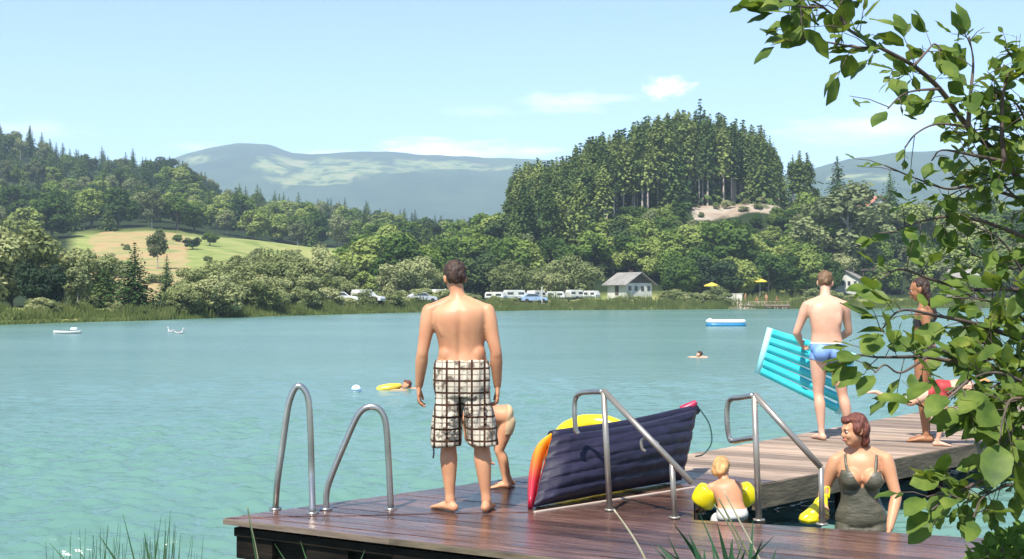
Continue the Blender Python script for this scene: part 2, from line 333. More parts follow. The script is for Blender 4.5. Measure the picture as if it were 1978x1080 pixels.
def trunk_np(h, r0, r1, lean=.02, limbs=()):
    k = 7; ph = rng.uniform(0, 6); pts = [(math.sin(ph + i) * lean * h * i / k * .5, math.cos(ph + 1.7 * i) * lean * h * i / k * .5, -.02 * h + h * 1.02 * i / k) for i in range(k + 1)]
    P_ = [(tube_np(pts, [r0 + (r1 - r0) * i / k for i in range(k + 1)]))]
    for (z, a, L_, up, r) in limbs:
        b = np.array([np.interp(z, [p[2] for p in pts], [p[i] for p in pts]) for i in (0, 1)] + [z])
        d = np.array([math.cos(a), math.sin(a), up]); P_.append(tube_np([tuple(b), tuple(b + d * L_ * .5 + np.array([0, 0, .02 * L_])), tuple(b + d * L_ + np.array([0, 0, .12 * L_]))], [r, r * .7, r * .3], 5))
    return combine([(V, f, 1) for V, f in P_])
def crown_spruce(h=1, r=.17, z0=.06, dens=1.0, ragged=.25):
    C = []; S = []; N = []
    nw = int(30 * dens); z = z0
    for i in range(nw):
        t = i / (nw - 1); zz = z0 + (1 - z0) * t ** .93; R = r * (1 - t) ** .8 * (1 + rng.normal() * ragged * .3) + .008
        nb = max(4, int(13 * (1 - t) + 4)); off = rng.uniform(0, 6.28)
        for b in range(nb):
            a = off + b * 6.283 / nb + rng.normal() * .15; Rb = R * (1 + rng.normal() * ragged)
            for s in np.linspace(.22, 1, max(2, int(7 * (1 - t) + 2))):
                C.append((math.cos(a) * Rb * s, math.sin(a) * Rb * s, zz - Rb * s * .38 + rng.normal() * .004)); S.append((.021 * (1 - .45 * t)) * rng.uniform(.7, 1.3)); N.append((math.cos(a) * .7, math.sin(a) * .7, .9))
    return quads(np.array(C) , np.array(S), np.array(N), 1.1, .55)
def crown_lobes(rx, rz, zc, nl, per, size, lobe=.34, up=.5, flat=.8, fill=.35, low=-.9):
    C = []; N = []
    for _ in range(nl):
        d = rng.normal(size=3); d /= np.linalg.norm(d); d[2] = max(d[2], low); k = rng.uniform(.45, .9)
        c = np.array([d[0] * rx * k, d[1] * rx * k, zc + d[2] * rz * k]); lr = lobe * rng.uniform(.6, 1.25) * (1.15 - .3 * k)
        q = rng.normal(size=(per, 3)); q /= np.linalg.norm(q, axis=1)[:, None]
        rad = (1 - fill * rng.random(per) ** 1.5)[:, None]
        C.append(c + q * rad * lr * np.array([rx, rx, rz * flat]) * 1.1); N.append(q + np.array([0, 0, up]))
    C = np.concatenate(C); N = np.concatenate(N); C += rng.normal(size=C.shape) * .012
    return quads(C, size * rng.uniform(.6, 1.4, len(C)), N, 1.0, .55)
BARK = noisy('bark', (.10, .075, .055), (.2, .16, .12), 6, .9, stretch=(1, 1, .2), bump=.5)
PINEBARK = noisy('pine_bark', (.30, .24, .2), (.52, .45, .38), 1.5, .9)
BIRCHBARK = noisy('pale_bark', (.3, .28, .25), (.2, .19, .17), 3, .8, lo=.5, hi=.62)
FM = {'spruce': foliage('spruce_needles', [(.036, .068, .023), (.058, .101, .031), (.098, .140, .039)], .1),
      'pine': foliage('pine_needles', [(.057, .095, .030), (.105, .149, .043), (.189, .230, .068)], .12),
      'leafy': foliage('broad_leaves', [(.050, .090, .025), (.100, .160, .037), (.163, .225, .053), (.237, .288, .081)], .25),
      'olive': foliage('willow_leaves', [(.15, .18, .07), (.23, .26, .11), (.32, .34, .16)], .28),
      'dark': foliage('dark_leaves', [(.027, .047, .027), (.046, .074, .030), (.068, .101, .035)], .1),
      'grey': foliage('grey_leaves', [(.110, .132, .061), (.165, .193, .088), (.220, .248, .110)], .2)}
KIND = {}
def kind(name, mt, bark, variants):
    L_ = []
    for (cv, tv) in variants:
        cme = mesh_np(name + '_crown', cv[0], cv[1]); cme.materials.append(FM[mt]) if isinstance(mt, str) else None
        tme = mesh_np(name + '_trunk', tv[0], tv[1]); tme.materials.append(bark)
        Vj, Fj, Mj = combine([(cv[0], cv[1], 0), (tv[0], tv[1], 1)]); jm = mesh_np(name, Vj, Fj, Mj); jm.materials.append(FM[mt]); jm.materials.append(bark)
        L_.append((cme, tme, jm))
    KIND[name] = L_
lb = lambda n, z0, z1, L_: [(rng.uniform(z0, z1), rng.uniform(0, 6.28), L_ * rng.uniform(.6, 1.1), rng.uniform(.4, 1.1), .012) for _ in range(n)]
kind('spruce_tree', 'spruce', BARK, [(crown_spruce(r=.16 + .02 * i), trunk_np(.95, .014, .003, .005)) for i in range(3)])
def crown_pine():
    a = crown_spruce(r=.088, z0=.36, dens=.85, ragged=.5); k_ = rng.random(len(a[1])) < np.clip((a[0].reshape(-1, 4, 3)[:, 0, 2] - .3) * 2.2, .12, 1); a = (a[0], a[1][k_]); b = crown_lobes(.07, .22, .72, 14, 90, .012, .4, .5)
    V, Fq, _ = combine([(a[0], a[1], 0), (b[0], b[1], 0)]); return V, Fq
kind('pine_tree', 'pine', PINEBARK, [(crown_pine(), trunk_np(.93, .011, .004, .008, lb(6, .3, .6, .07))) for i in range(4)])
kind('leafy_tree', 'leafy', BARK, [(crown_lobes(.36, .42, .56, 26, 210, .026), trunk_np(.7, .028, .01, .03, lb(7, .2, .6, .25))) for i in range(4)])
kind('willow_tree', 'olive', BARK, [(crown_lobes(.46, .5, .5, 34, 190, .022, .32, .6), trunk_np(.6, .03, .01, .04, lb(7, .15, .5, .3))) for i in range(3)])
kind('dark_tree', 'dark', BARK, [(crown_lobes(.4, .45, .5, 24, 190, .026), trunk_np(.6, .03, .01, .03, lb(5, .2, .5, .25))) for i in range(2)])
kind('birch_tree', 'grey', BIRCHBARK, [(crown_lobes(.24, .4, .6, 22, 130, .019, .34, .3), trunk_np(.85, .014, .005, .03, lb(8, .3, .75, .09))) for i in range(2)])
kind('shrub', 'olive', BARK, [(crown_lobes(.75, .52, .42, 22, 150, .045, .36, .6, low=-.5), trunk_np(.4, .03, .012, .05, lb(6, .05, .3, .4))) for i in range(3)])
ntree = [0]
def tree(kd, px, D, h, label, cat='tree', group=None, wide=1.0, parts=False, top=None, var=None, dz=0):
    """h metres tall, or reaching pixel row `top` of the photo"""
    b = ground(px, D); b.z += dz
    if top is not None: h = P(px, top, D).z - b.z
    v = KIND[kd][rng.integers(len(KIND[kd])) if var is None else var]; rz = rng.uniform(0, 6.28); ntree[0] += 1
    wx = wide * rng.uniform(.92, 1.08)
    nm = kd
    if parts:
        r = empty(nm, b, rz); r.scale = (h * wx, h * wx, h)
        for nme, me_ in (('crown', v[0]), ('trunk', v[1])):
            o = bpy.data.objects.new(nme, me_); COL.objects.link(o); o.parent = r
    else:
        r = bpy.data.objects.new(nm, v[2]); COL.objects.link(r); r.location = b; r.rotation_euler = (0, 0, rz); r.scale = (h * wx, h * wx, h)
    tag(r, label, cat, group); return r
# wooded hillside on the left: individual trees
HL = {'spruce_tree': ('dark spruce standing among the trees of the wooded hillside at left', 'spruces on the left hillside'),
      'leafy_tree': ('round green broadleaf tree in the wood covering the left hillside', 'broadleaf trees on the left hillside'),
      'dark_tree': ('blackish green dense tree in the wood covering the left hillside', 'dark trees on the left hillside'),
      'birch_tree': ('grey-green airy tree within the wood on the left hillside', 'grey-green trees on the left hillside')}
for t, n_ in [(232, 22), (250, 21), (270, 22), (292, 24), (315, 25), (340, 26), (366, 27), (394, 28), (424, 30), (455, 32), (488, 36), (515, 40), (540, 44), (560, 44)]:
    for i in range(n_):
        px = -60 + (i + rng.uniform(.1, .9)) * 1090 / n_; D = Ds(px) + t + rng.uniform(-8, 8)
        if t < 300 and 150 < px < 700 and D < Ds(px) + 236: continue
        u = rng.random(); k = 'spruce_tree' if u < (.3 if t < 420 else .66) else ('birch_tree' if u > .86 else ('dark_tree' if u > .78 else 'leafy_tree'))
        h = rng.uniform(8.5, 12) if k != 'spruce_tree' else rng.uniform(10, 14.5)
        if t > 500: h *= 1.15
        tree(k, px, D, h, HL[k][0], 'tree', HL[k][1], 1.3 if k == 'spruce_tree' else 1.35, dz=-.5)
# pine-topped hill
PT_TOP = [(975, 345), (1000, 322), (1040, 312), (1100, 290), (1130, 270), (1200, 246), (1260, 226), (1300, 217), (1340, 212), (1400, 226), (1440, 238), (1480, 248), (1500, 280), (1515, 320)]
for t, n_ in [(98, 34), (104, 32), (111, 30), (119, 27), (128, 24), (138, 22), (150, 18), (165, 20)]:
    for i in range(n_):
        px = 985 + (i + rng.uniform(.1, .9)) * 522 / n_; D = Ds(px) + t + rng.uniform(-3, 3)
        if t < 100 and px > 1310: D += 8
        tp = float(np.interp(px, [a for a, _ in PT_TOP], [b for _, b in PT_TOP])) + rng.uniform(-8, 22) + abs(128 - t) * .3
        k = 'spruce_tree' if rng.random() < (.14 if t < 150 else .9) else 'pine_tree'
        tree(k, px, D, 0, 'tall bare-stemmed pine in the stand on top of the right-hand hill' if k == 'pine_tree' else 'dark spruce mixed into the pine stand on the right-hand hill', 'tree',
             'pines on the right-hand hill' if k == 'pine_tree' else 'spruces in the pine stand', 1.15 if t < 150 else 1.7, parts=(k == 'pine_tree' and t < 110), top=tp)
tree('spruce_tree', 1353, 316, 0, 'tallest dark spruce, its tip rising above the pines on the right-hand hill', wide=1.15, parts=True, top=192)
tree('spruce_tree', 1471, 312, 0, 'dark spruce at the right end of the pine stand', wide=1.2, top=243)
for px, tp in ((1532, 300), (1545, 292), (1560, 296)):
    tree('pine_tree', px, 315, 0, {1532: 'leftmost of three thin pines standing apart right of the pine stand', 1545: 'middle one of three thin pines standing apart right of the pine stand', 1560: 'rightmost of three thin pines standing apart right of the pine stand'}[px], wide=1.35, parts=True, top=tp)
tree('spruce_tree', 1618, 318, 0, 'lone dark spruce with its tip against the right-hand mountain', wide=1.3, parts=True, top=303)
tree('spruce_tree', 1720, 318, 0, 'dark spruce behind the red roofed house on the right', wide=1.3, top=330)
tree('spruce_tree', 1905, 318, 0, 'dark spruce behind the overhanging twigs at the right edge', wide=1.3, top=320)
# slope below the pines
SL = 'broadleaf tree on the slope between the pines and the campsite'
for t, n_, lo, hi, h0, h1 in [(84, 15, 975, 1325, 9, 12), (70, 15, 975, 1330, 8, 12), (58, 16, 975, 1480, 8, 11), (46, 14, 1000, 1560, 8, 11), (36, 12, 1150, 1560, 8, 10.5), (28, 9, 1290, 1600, 7, 10)]:
    for i in range(n_):
        px = lo + (i + rng.uniform(.15, .85)) * (hi - lo) / n_; D = Ds(px) + t + rng.uniform(-4, 4); u = rng.random()
        if 1150 < px < 1290 and t < 38: continue
        if px < 1190 - (84 - t) * 2.5 and t > 50 and u > .25:
            tree('pine_tree' if u > .45 else 'spruce_tree', px, D, rng.uniform(15, 19), 'tall conifer low on the left flank of the right-hand hill', 'tree', 'conifers on the flank of the right-hand hill', 1.25); continue
        k = 'dark_tree' if u < .13 else ('birch_tree' if u < .22 else 'leafy_tree')
        hh = rng.uniform(h0, h1) * (.62 if t > 64 and px > 1150 else (.85 if t > 50 and px > 1200 else 1))
        tree(k, px, D, hh, {'dark_tree': 'dark ', 'birch_tree': 'grey-green ', 'leafy_tree': 'mid-green '}[k] + SL, 'tree', k.split('_')[0] + ' trees on the slope below the pines', 1.25, dz=-.3)
# centre, behind the campsite, from the water meadow up
CE = 'tree in the wooded hollow behind the campsite in the centre'
for t, n_ in [(206, 12), (180, 12), (150, 12), (120, 12), (92, 12), (66, 11), (46, 10)]:
    for i in range(n_):
        px = 690 + (i + rng.uniform(.1, .9)) * 320 / n_; D = Ds(px) + t + rng.uniform(-6, 6); u = rng.random()
        if t < 60 and px < 720: continue
        k = 'leafy_tree' if u < .62 else ('spruce_tree' if u < .85 else 'dark_tree')
        tree(k, px, D, rng.uniform(8, 11.5), {'leafy_tree': 'green leafy ', 'spruce_tree': 'dark spruce ', 'dark_tree': 'blackish green '}[k] + CE, 'tree', k.split('_')[0] + ' trees in the central hollow', 1.2 if k != 'spruce_tree' else 1, dz=-.3)
# right side, beyond the far end of the dock
RS = 'tree on the right bank behind the long dock'
for t, n_, h0, h1 in [(104, 12, 8, 12), (84, 12, 8, 11), (66, 12, 8, 11), (50, 12, 7, 10), (36, 12, 7, 9), (22, 11, 5, 8)]:
    for i in range(n_):
        px = 1545 + (i + rng.uniform(.1, .9)) * 560 / n_; D = Ds(px) + t + rng.uniform(-5, 5); u = rng.random()
        if t < 30 and 1560 < px < 1760: continue
        k = 'leafy_tree' if u < .5 else ('willow_tree' if u < .72 else ('birch_tree' if u < .86 else 'dark_tree'))
        tree(k, px, D, rng.uniform(h0, h1), {'leafy_tree': 'green leafy ', 'willow_tree': 'pale olive ', 'birch_tree': 'grey-green ', 'dark_tree': 'dark shaded '}[k] + RS, 'tree', k.split('_')[0] + ' trees on the right bank', 1.25, dz=-.3)  # dark_tree has its own deeper leaf colour
# single trees at the left shore
S_ = [('willow_tree', 20, 112, 415, 'tall olive willow at the left edge, leaning over the shore', 1.05), ('willow_tree', -45, 108, 430, 'olive willow partly cut by the left edge of the view', 1.2),
      ('dark_tree', 75, 104, 492, 'blackish rounded tree under the willows at the left shore', 1.15), ('willow_tree', 120, 118, 455, 'olive willow just right of the dark tree at left', 1.2),
      ('willow_tree', 172, 122, 470, 'olive willow left of the tan field', 1.0), ('birch_tree', 150, 108, 500, 'slim pale-trunked tree in front of the left willows', 1.1),
      ('spruce_tree', 203, 116, 508, 'broad young spruce at the left border of the tan field', 1.7), ('spruce_tree', 260, 112, 470, 'pointed dark spruce standing alone at the shore before the tan field', 1.75),
      ('birch_tree', 304, 235, 436, 'grey bushy tree on the top of the tan field', 1.1), ('spruce_tree', 322, 150, 492, 'small blurred green spruce right of the lone shore spruce', 1.3),
      ('leafy_tree', 405, 318, 448, 'small round tree on the border of the tan and green fields', 1.6), ('leafy_tree', 345, 322, 452, 'dark green clump tree at the top of the tan field', 1.9), ('dark_tree', 372, 300, 455, 'small dark tree left of the green meadow', 1.7)]
for k, px, D, tp, lab, wd_ in S_: tree(k, px, D, 0, lab, wide=wd_, parts=True, top=tp)
WI = [(395, 128, 505, 1.3), (440, 140, 500, 1.25), (486, 150, 485, 1.3), (530, 156, 478, 1.2), (570, 160, 480, 1.2), (610, 166, 478, 1.15), (645, 172, 495, 1.2), (420, 122, 530, 1.5), (360, 118, 548, 1.6), (470, 132, 528, 1.5), (520, 140, 525, 1.4), (575, 148, 522, 1.4), (625, 156, 528, 1.3), (668, 164, 535, 1.3)]
for px, D, tp, w_ in WI: tree('willow_tree', px, D, 0, 'pale olive willow in the thicket between the meadow and the shore', 'tree', 'willows along the left shore', w_, True, tp)
for k, px, D, tp, lab, w_ in [('willow_tree', 790, 190, 487, 'rounded pale willow left of the standing man', 1.15), ('willow_tree', 752, 192, 520, 'low pale willow left of the rounded willow', 1.2), ('willow_tree', 832, 196, 508, 'pale willow right behind the left shoulder of the standing man', 1.1),
      ('willow_tree', 985, 206, 500, 'pale willow just right of the standing man', 1.2), ('willow_tree', 1110, 216, 492, 'broad light olive willow left of the chalet', 1.45), ('willow_tree', 1060, 212, 515, 'low light willow behind the white caravans', 1.3), ('willow_tree', 1020, 220, 512, 'light shrubby willow behind the left caravans', 1.2),
      ('leafy_tree', 700, 182, 520, 'dark green tree left end of the campsite', 1.1), ('leafy_tree', 1390, 246, 418, 'large bright green tree above the yellow parasols', 1.35), ('leafy_tree', 1300, 245, 440, 'big green tree right behind the chalet', 1.3), ('leafy_tree', 1450, 248, 450, 'green tree right of the largest bright tree', 1.2), ('leafy_tree', 1222, 250, 455, 'green tree directly behind the chalet roof', 1.2),
      ('birch_tree', 1640, 262, 352, 'tall grey-green tree above the bathing place at right', 1.5), ('leafy_tree', 1600, 268, 385, 'green tree left of the tall grey-green tree', 1.2), ('birch_tree', 1560, 262, 410, 'airy grey-green tree right of the bare slope', 1.3)]:
    tree(k, px, D, 0, lab, wide=w_, parts=True, top=tp)
for i in range(26):
    px = rng.uniform(190, 690); t = rng.uniform(60, 228); D = Ds(px) + t
    tree('shrub', px, D, rng.uniform(1.2, 3.0), 'small bush scattered on the tan and green meadow at left', 'shrub', 'bushes on the meadow', rng.uniform(.8, 1.2))
for i in range(34):
    px = rng.uniform(640, 1330); tree('shrub', px, Ds(px) + rng.uniform(3, 7.5), rng.uniform(.9, 1.9), 'green shrub growing in front of the campsite on the far shore', 'shrub', 'shrubs before the campsite', rng.uniform(.8, 1.2))
for i in range(12):
    px = rng.uniform(1335, 1530); tree('shrub', px, Ds(px) + rng.uniform(80, 96), rng.uniform(.8, 2.2), 'small scrub growing on the bare slope under the pines', 'shrub', 'scrub on the bare slope', rng.uniform(.8, 1.4))
for px, t, h in ((1425, 74, 4), (1462, 77, 3.5), (1500, 78, 5), (1522, 76, 6), (1445, 66, 6), (1490, 66, 6), (1385, 68, 5)):
    tree('leafy_tree', px, Ds(px) + t, h, 'small leafy tree just under the bare patch of the right-hand hill', 'tree', 'trees under the bare patch', 1.3, dz=-.3)
for i in range(9):                                   # the woods go on beyond both sides of the view
    px = 2130 + i * 60; t = (90, 60, 30)[i % 3] + rng.uniform(-8, 8); tree('leafy_tree', px, Ds(px) + t, rng.uniform(8, 12), 'green leafy tree on the right bank beyond the dock tree', 'tree', 'trees beyond the right edge', 1.5, dz=-.3)
for i in range(9):
    px = -110 - i * 50; t = (380, 300, 240, 330)[i % 4] + rng.uniform(-15, 15); tree('leafy_tree', px, Ds(px) + t, rng.uniform(10, 13), 'green leafy tree of the left wood beyond the edge of the view', 'tree', 'trees beyond the left edge', 1.7, dz=-.5)
# shrubs on the shore
for i in range(64):
    px = 60 + i * 25 + rng.uniform(-12, 12)
    if 1410 < px < 1530 or px > 1680: continue
    D = Ds(px) + rng.uniform(2.5, 8)
    if 930 < px < 1260: D = Ds(px) + rng.uniform(1.5, 6)
    tree('shrub', px, D, rng.uniform(1.3, 3.2) if 350 < px < 900 or px > 1280 else rng.uniform(.8, 1.5), 'low green shrub in the reeds along the far shore', 'shrub', 'shrubs along the far shore', rng.uniform(.9, 1.4))
print('TREES', ntree[0])
# reeds of the far shore: a belt nobody could count
n_ = 26000; V = np.zeros((n_, 4, 3)); px = rng.uniform(-60, 2000, n_)
for i in range(n_):
    p = px[i]; d = Ds(p)
    if 1405 < p < 1525: d = Ds(p) + 10 if rng.random() < .7 else d
    D = d + rng.uniform(-2.2, 4.5) ; b = ground(p, max(D, d + .3)); x, y, z = (p - W0 / 2) / F * D, D, max(b.z, -.05) if D > d else -.05
    h = rng.uniform(.6, 1.9) * (1 if D > d else .8) * (.75 + .5 * noise.noise(Vector((x / 5, y / 5, 1)))); w = rng.uniform(.03, .07); lx, ly = rng.normal(size=2) * .12 * h
    h *= .55 if p < 240 else (.7 if p < 950 else 1); h *= .35 + 1.1 * max(0, .5 + noise.noise(Vector((x / 2.6, y / 2.6, 7))))
    V[i] = [(x - w, y, z), (x + w, y, z), (x + lx + w * .3, y + ly, z + h), (x + lx - w * .3, y + ly, z + h)]
REED = foliage('reed_blades', [(.10, .13, .04), (.19, .21, .075), (.32, .28, .13)], .3, .35)
tag(link('reed_belt', mesh_np('reed_belt', V.reshape(-1, 3), np.arange(n_ * 4).reshape(n_, 4)), REED), kind='stuff')
# ------------------------------------------------------------------ people
V3 = Vector
def skin(name, c1, c2):
    m = noisy(name, c1, c2, 5, .48, detail=8, lo=.3, hi=.7, spec=.35); b = m.node_tree.nodes['Principled BSDF']
    b.inputs['Subsurface Weight'].default_value = .12; b.inputs['Subsurface Radius'].default_value = (.02, .008, .004); b.inputs['Subsurface Scale'].default_value = .5
    return m
SKIN = skin('skin_fair', (.57, .295, .16), (.45, .20, .105)); TAN = skin('skin_tanned', (.34, .155, .075), (.28, .12, .055)); PINK = skin('skin_light', (.60, .37, .26), (.54, .28, .18))
def hairmat(name, c1, c2):
    return noisy(name, c1, c2, 30, .55, bump=.8, bscale=60, stretch=(1, 1, .25), spec=.4)
HDARK = hairmat('hair_dark_brown', (.025, .012, .008), (.06, .03, .018)); HRED = hairmat('hair_auburn', (.085, .022, .014), (.16, .05, .03)); HBLOND = hairmat('hair_fair', (.55, .33, .13), (.38, .18, .06)); HBROWN = hairmat('hair_brown', (.10, .055, .025), (.18, .10, .05))
EYEW = mat('eye_white', (.75, .73, .7), .3); EYED = mat('eye_dark', (.03, .02, .015), .2); LIP = mat('lips', (.42, .11, .09), .4)

def chain(mb, pts, rad, n=14, k=6, ref=None):
    q = spline([tuple(p) + (r if isinstance(r, tuple) else (r, r)) for p, r in zip(pts, rad)], k)
    P_ = [tuple(a[:3]) for a in q]; R_ = [(max(a[3], .002), max(a[4], .002)) for a in q]
    a, b = V3(P_[0]), V3(P_[-1]); d0 = (a - V3(P_[1])).normalized(); d1 = (b - V3(P_[-2])).normalized()
    pre = [(a + d0 * R_[0][0] * f, (R_[0][0] * g, R_[0][1] * g)) for f, g in ((.95, .15), (.75, .62), (.4, .9))]
    post = [(b + d1 * R_[-1][0] * f, (R_[-1][0] * g, R_[-1][1] * g)) for f, g in ((.4, .9), (.75, .62), (.95, .15))]
    mb.tube([p for p, _ in pre] + P_ + [p for p, _ in post], [r for _, r in pre] + R_ + [r for _, r in post], n, ref=ref)
def loft(mb, rings, n=24, ex=2.3):                   # rings of (centre, X axis * half width, Y axis * half depth)
    vs = []
    for c, X, Y in rings:
        for k in range(n):
            a = 2 * math.pi * k / n; ca, sa = math.cos(a), math.sin(a)
            vs.append(V3(c) + V3(X) * (abs(ca) ** (2 / ex) * (1 if ca > 0 else -1)) + V3(Y) * (abs(sa) ** (2 / ex) * (1 if sa > 0 else -1)))
    N = len(rings)
    fs = [(i * n + k, i * n + (k + 1) % n, (i + 1) * n + (k + 1) % n, (i + 1) * n + k) for i in range(N - 1) for k in range(n)]
    mb.add(vs, fs + [tuple(range(n - 1, -1, -1)), tuple((N - 1) * n + k for k in range(n))])
def remesh(mb, vox, smooth=4, fac=.5):
    me = mb.mesh('tmp'); o = bpy.data.objects.new('tmp', me); COL.objects.link(o)
    bmx = bmesh.new(); bmx.from_mesh(me); bmesh.ops.recalc_face_normals(bmx, faces=bmx.faces); bmx.to_mesh(me); bmx.free()
    r = o.modifiers.new('r', 'REMESH'); r.mode = 'VOXEL'; r.voxel_size = vox
    s_ = o.modifiers.new('s', 'SMOOTH'); s_.factor = fac; s_.iterations = smooth
    dg = bpy.context.evaluated_depsgraph_get(); out = bpy.data.meshes.new_from_object(o.evaluated_get(dg), depsgraph=dg)
    bpy.data.objects.remove(o); bpy.data.meshes.remove(me); out.materials.clear(); return out
def join_into(me, mb):                               # adds the shapes of mb to a finished mesh
    bmx = bmesh.new(); bmx.from_mesh(me); vs = [bmx.verts.new(v) for v in mb.v]
    for f in mb.f:
        try: bmx.faces.new([vs[i] for i in f])
        except ValueError: pass
    bmesh.ops.recalc_face_normals(bmx, faces=bmx.faces)
    bmx.to_mesh(me); bmx.free(); return me
def garment(mb, vox, planes, pred, off, smooth=4):
    me = remesh(mb, vox, smooth); bmx = bmesh.new(); bmx.from_mesh(me)
    for co_, no in planes:
        bmesh.ops.bisect_plane(bmx, geom=bmx.verts[:] + bmx.edges[:] + bmx.faces[:], plane_co=co_, plane_no=no, dist=1e-5)
    bmx.normal_update()
    bmesh.ops.delete(bmx, geom=[f for f in bmx.faces if not pred(f.calc_center_median())], context='FACES')
    for v in bmx.verts: v.co += v.normal * off
    bmx.to_mesh(me); bmx.free(); return me
def cloth(name, me, m, parent, th=.004):
    o = link(name, me, m, parent, smooth=True)
    if th: q = o.modifiers.new('thick', 'SOLIDIFY'); q.thickness = th; q.offset = -1
    return o
def hand(mb, w, d, nrm, thumb, s=1.0, curl=.5, spread=.12):
    """w wrist, d towards the fingers, nrm out of the palm, thumb side"""
    d = V3(d).normalized(); t = V3(thumb); t = (t - d * t.dot(d)).normalized(); p = V3(nrm); p = (p - d * p.dot(d) - t * p.dot(t)).normalized(); w = V3(w)
    chain(mb, [w - d * .02 * s, w + d * .02 * s, w + d * .055 * s, w + d * .09 * s], [(.024 * s, .019 * s), (.03 * s, .017 * s), (.041 * s, .016 * s), (.038 * s, .012 * s)], 12, 4, ref=t)
    for i, (off, L) in enumerate(((.031, .068), (.0105, .078), (-.0105, .073), (-.031, .058))):
        b = w + d * (.088 - abs(off) * .25) * s + t * off * s; dd = (d + t * off * spread * 30 * .1).normalized(); pts = [b]; a = curl * .4
        for j, f in enumerate((.45, .3, .25)):
            q = dd * math.cos(a) + p * math.sin(a); b = b + q * L * f * s; pts.append(b); a += curl * .75
        chain(mb, pts, [.0098 * s, .009 * s, .0082 * s, .0068 * s], 8, 3)
    b = w + d * .03 * s + t * .028 * s; q = (d * .75 + t * .6 + p * .25).normalized()
    chain(mb, [b, b + q * .032 * s, b + q * .05 * s + d * .012 * s + p * .004 * s, b + q * .055 * s + d * .032 * s + p * .01 * s], [.0135 * s, .0115 * s, .010 * s, .008 * s], 8, 3)
def foot(mb, ank, d, s=1.0):
    d = V3(d).normalized(); a = V3(ank); u = V3((0, 0, 1)); sd_ = d.cross(u); g = V3((a.x, a.y, 0)); zf = a.z - .075 * s
    if zf > .03: g.z = zf
    chain(mb, [g - d * .045 * s + u * .034 * s, g + u * .038 * s, g + d * .06 * s + u * .036 * s, g + d * .12 * s + u * .024 * s, g + d * .165 * s + u * .017 * s], [(.033 * s, .033 * s), (.036 * s, .036 * s), (.038 * s, .032 * s), (.045 * s, .021 * s), (.040 * s, .014 * s)], 12, 4, ref=sd_)
    for i in range(5):
        o_ = (-.034 + i * .017) * s; L = (.028 - abs(i - 1) * .004) * s; r = .0085 * s
        mb.ell(g + d * (.185 * s - abs(i - 1) * .006 * s) + sd_ * o_ + u * r, (r, r, r * .9), n=8, mm=6)
def headsolid(mb, c, R, s, fem=False):
    c = V3(c)
    def e(p, r): mb.ell(c + R @ (V3(p) * s), tuple(q * s for q in r), R, 16, 10)
    e((0, -.012, .028), (.074, .096, .086)); e((0, .022, -.03), (.060, .066, .078)); e((0, .048, -.082), (.036, .034, .03)); e((0, .075, .018), (.048, .02, .018))
    e((0, .094, -.022), (.013, .019, .02)); e((0, .088, -.006), (.009, .014, .026)); e((0, .08, -.058), (.024, .014, .012)); e((.03, .068, -.03), (.02, .02, .022)); e((-.03, .068, -.03), (.02, .02, .022))
    for x in (-1, 1): e((x * .076, -.008, -.01), (.009, .02, .032)); e((x * .081, -.016, .002), (.008, .014, .02))
def face(c, R, s, parent):
    q = MB(); q2 = MB(); q3 = MB(); c = V3(c)
    for x in (-1, 1):
        q = MB(); q.ell(c + R @ (V3((x * .031, .078, .0)) * s), (.0115 * s, .007 * s, .0055 * s), R); eo = q.build('eye', EYEW, parent, True)
        q = MB(); q.ell(c + R @ (V3((x * .031, .0865, .0)) * s), (.006 * s, .0025 * s, .0062 * s), R, 10, 6); q.build('iris', EYED, eo, True)
        q = MB(); q.ell(c + R @ (V3((x * .032, .091, .022)) * s), (.017 * s, .003 * s, .0028 * s), R, 10, 6); q.build('eyebrow', HDARK, parent, True)
    q3.ell(c + R @ (V3((0, .0935, -.058)) * s), (.024 * s, .007 * s, .008 * s), R); q3.build('mouth', LIP, parent, True)
def rotm(yaw=0, pitch=0, roll=0):                   # yaw left +, pitch forward/down +, roll to the right +
    return Matrix.Rotation(yaw, 3, 'Z') @ Matrix.Rotation(-pitch, 3, 'X') @ Matrix.Rotation(roll, 3, 'Y')
MALE = [(-.17, .07, .07, 0), (-.08, .135, .105, -.01), (.0, .165, .118, -.014), (.12, .172, .12, -.01), (.27, .160, .112, .006), (.38, .150, .108, .01), (.5, .155, .112, .006), (.64, .168, .12, 0), (.76, .178, .12, -.004), (.85, .172, .105, -.008), (.92, .13, .08, -.008), (1.0, .065, .058, 0)]
FEM = [(-.17, .07, .07, 0), (-.08, .14, .108, -.012), (.0, .176, .122, -.016), (.12, .172, .118, -.01), (.3, .135, .1, .006), (.42, .128, .096, .008), (.56, .14, .1, .004), (.7, .152, .104, 0), (.8, .155, .1, -.004), (.87, .145, .088, -.006), (.93, .105, .068, -.006), (1.0, .052, .05, 0)]
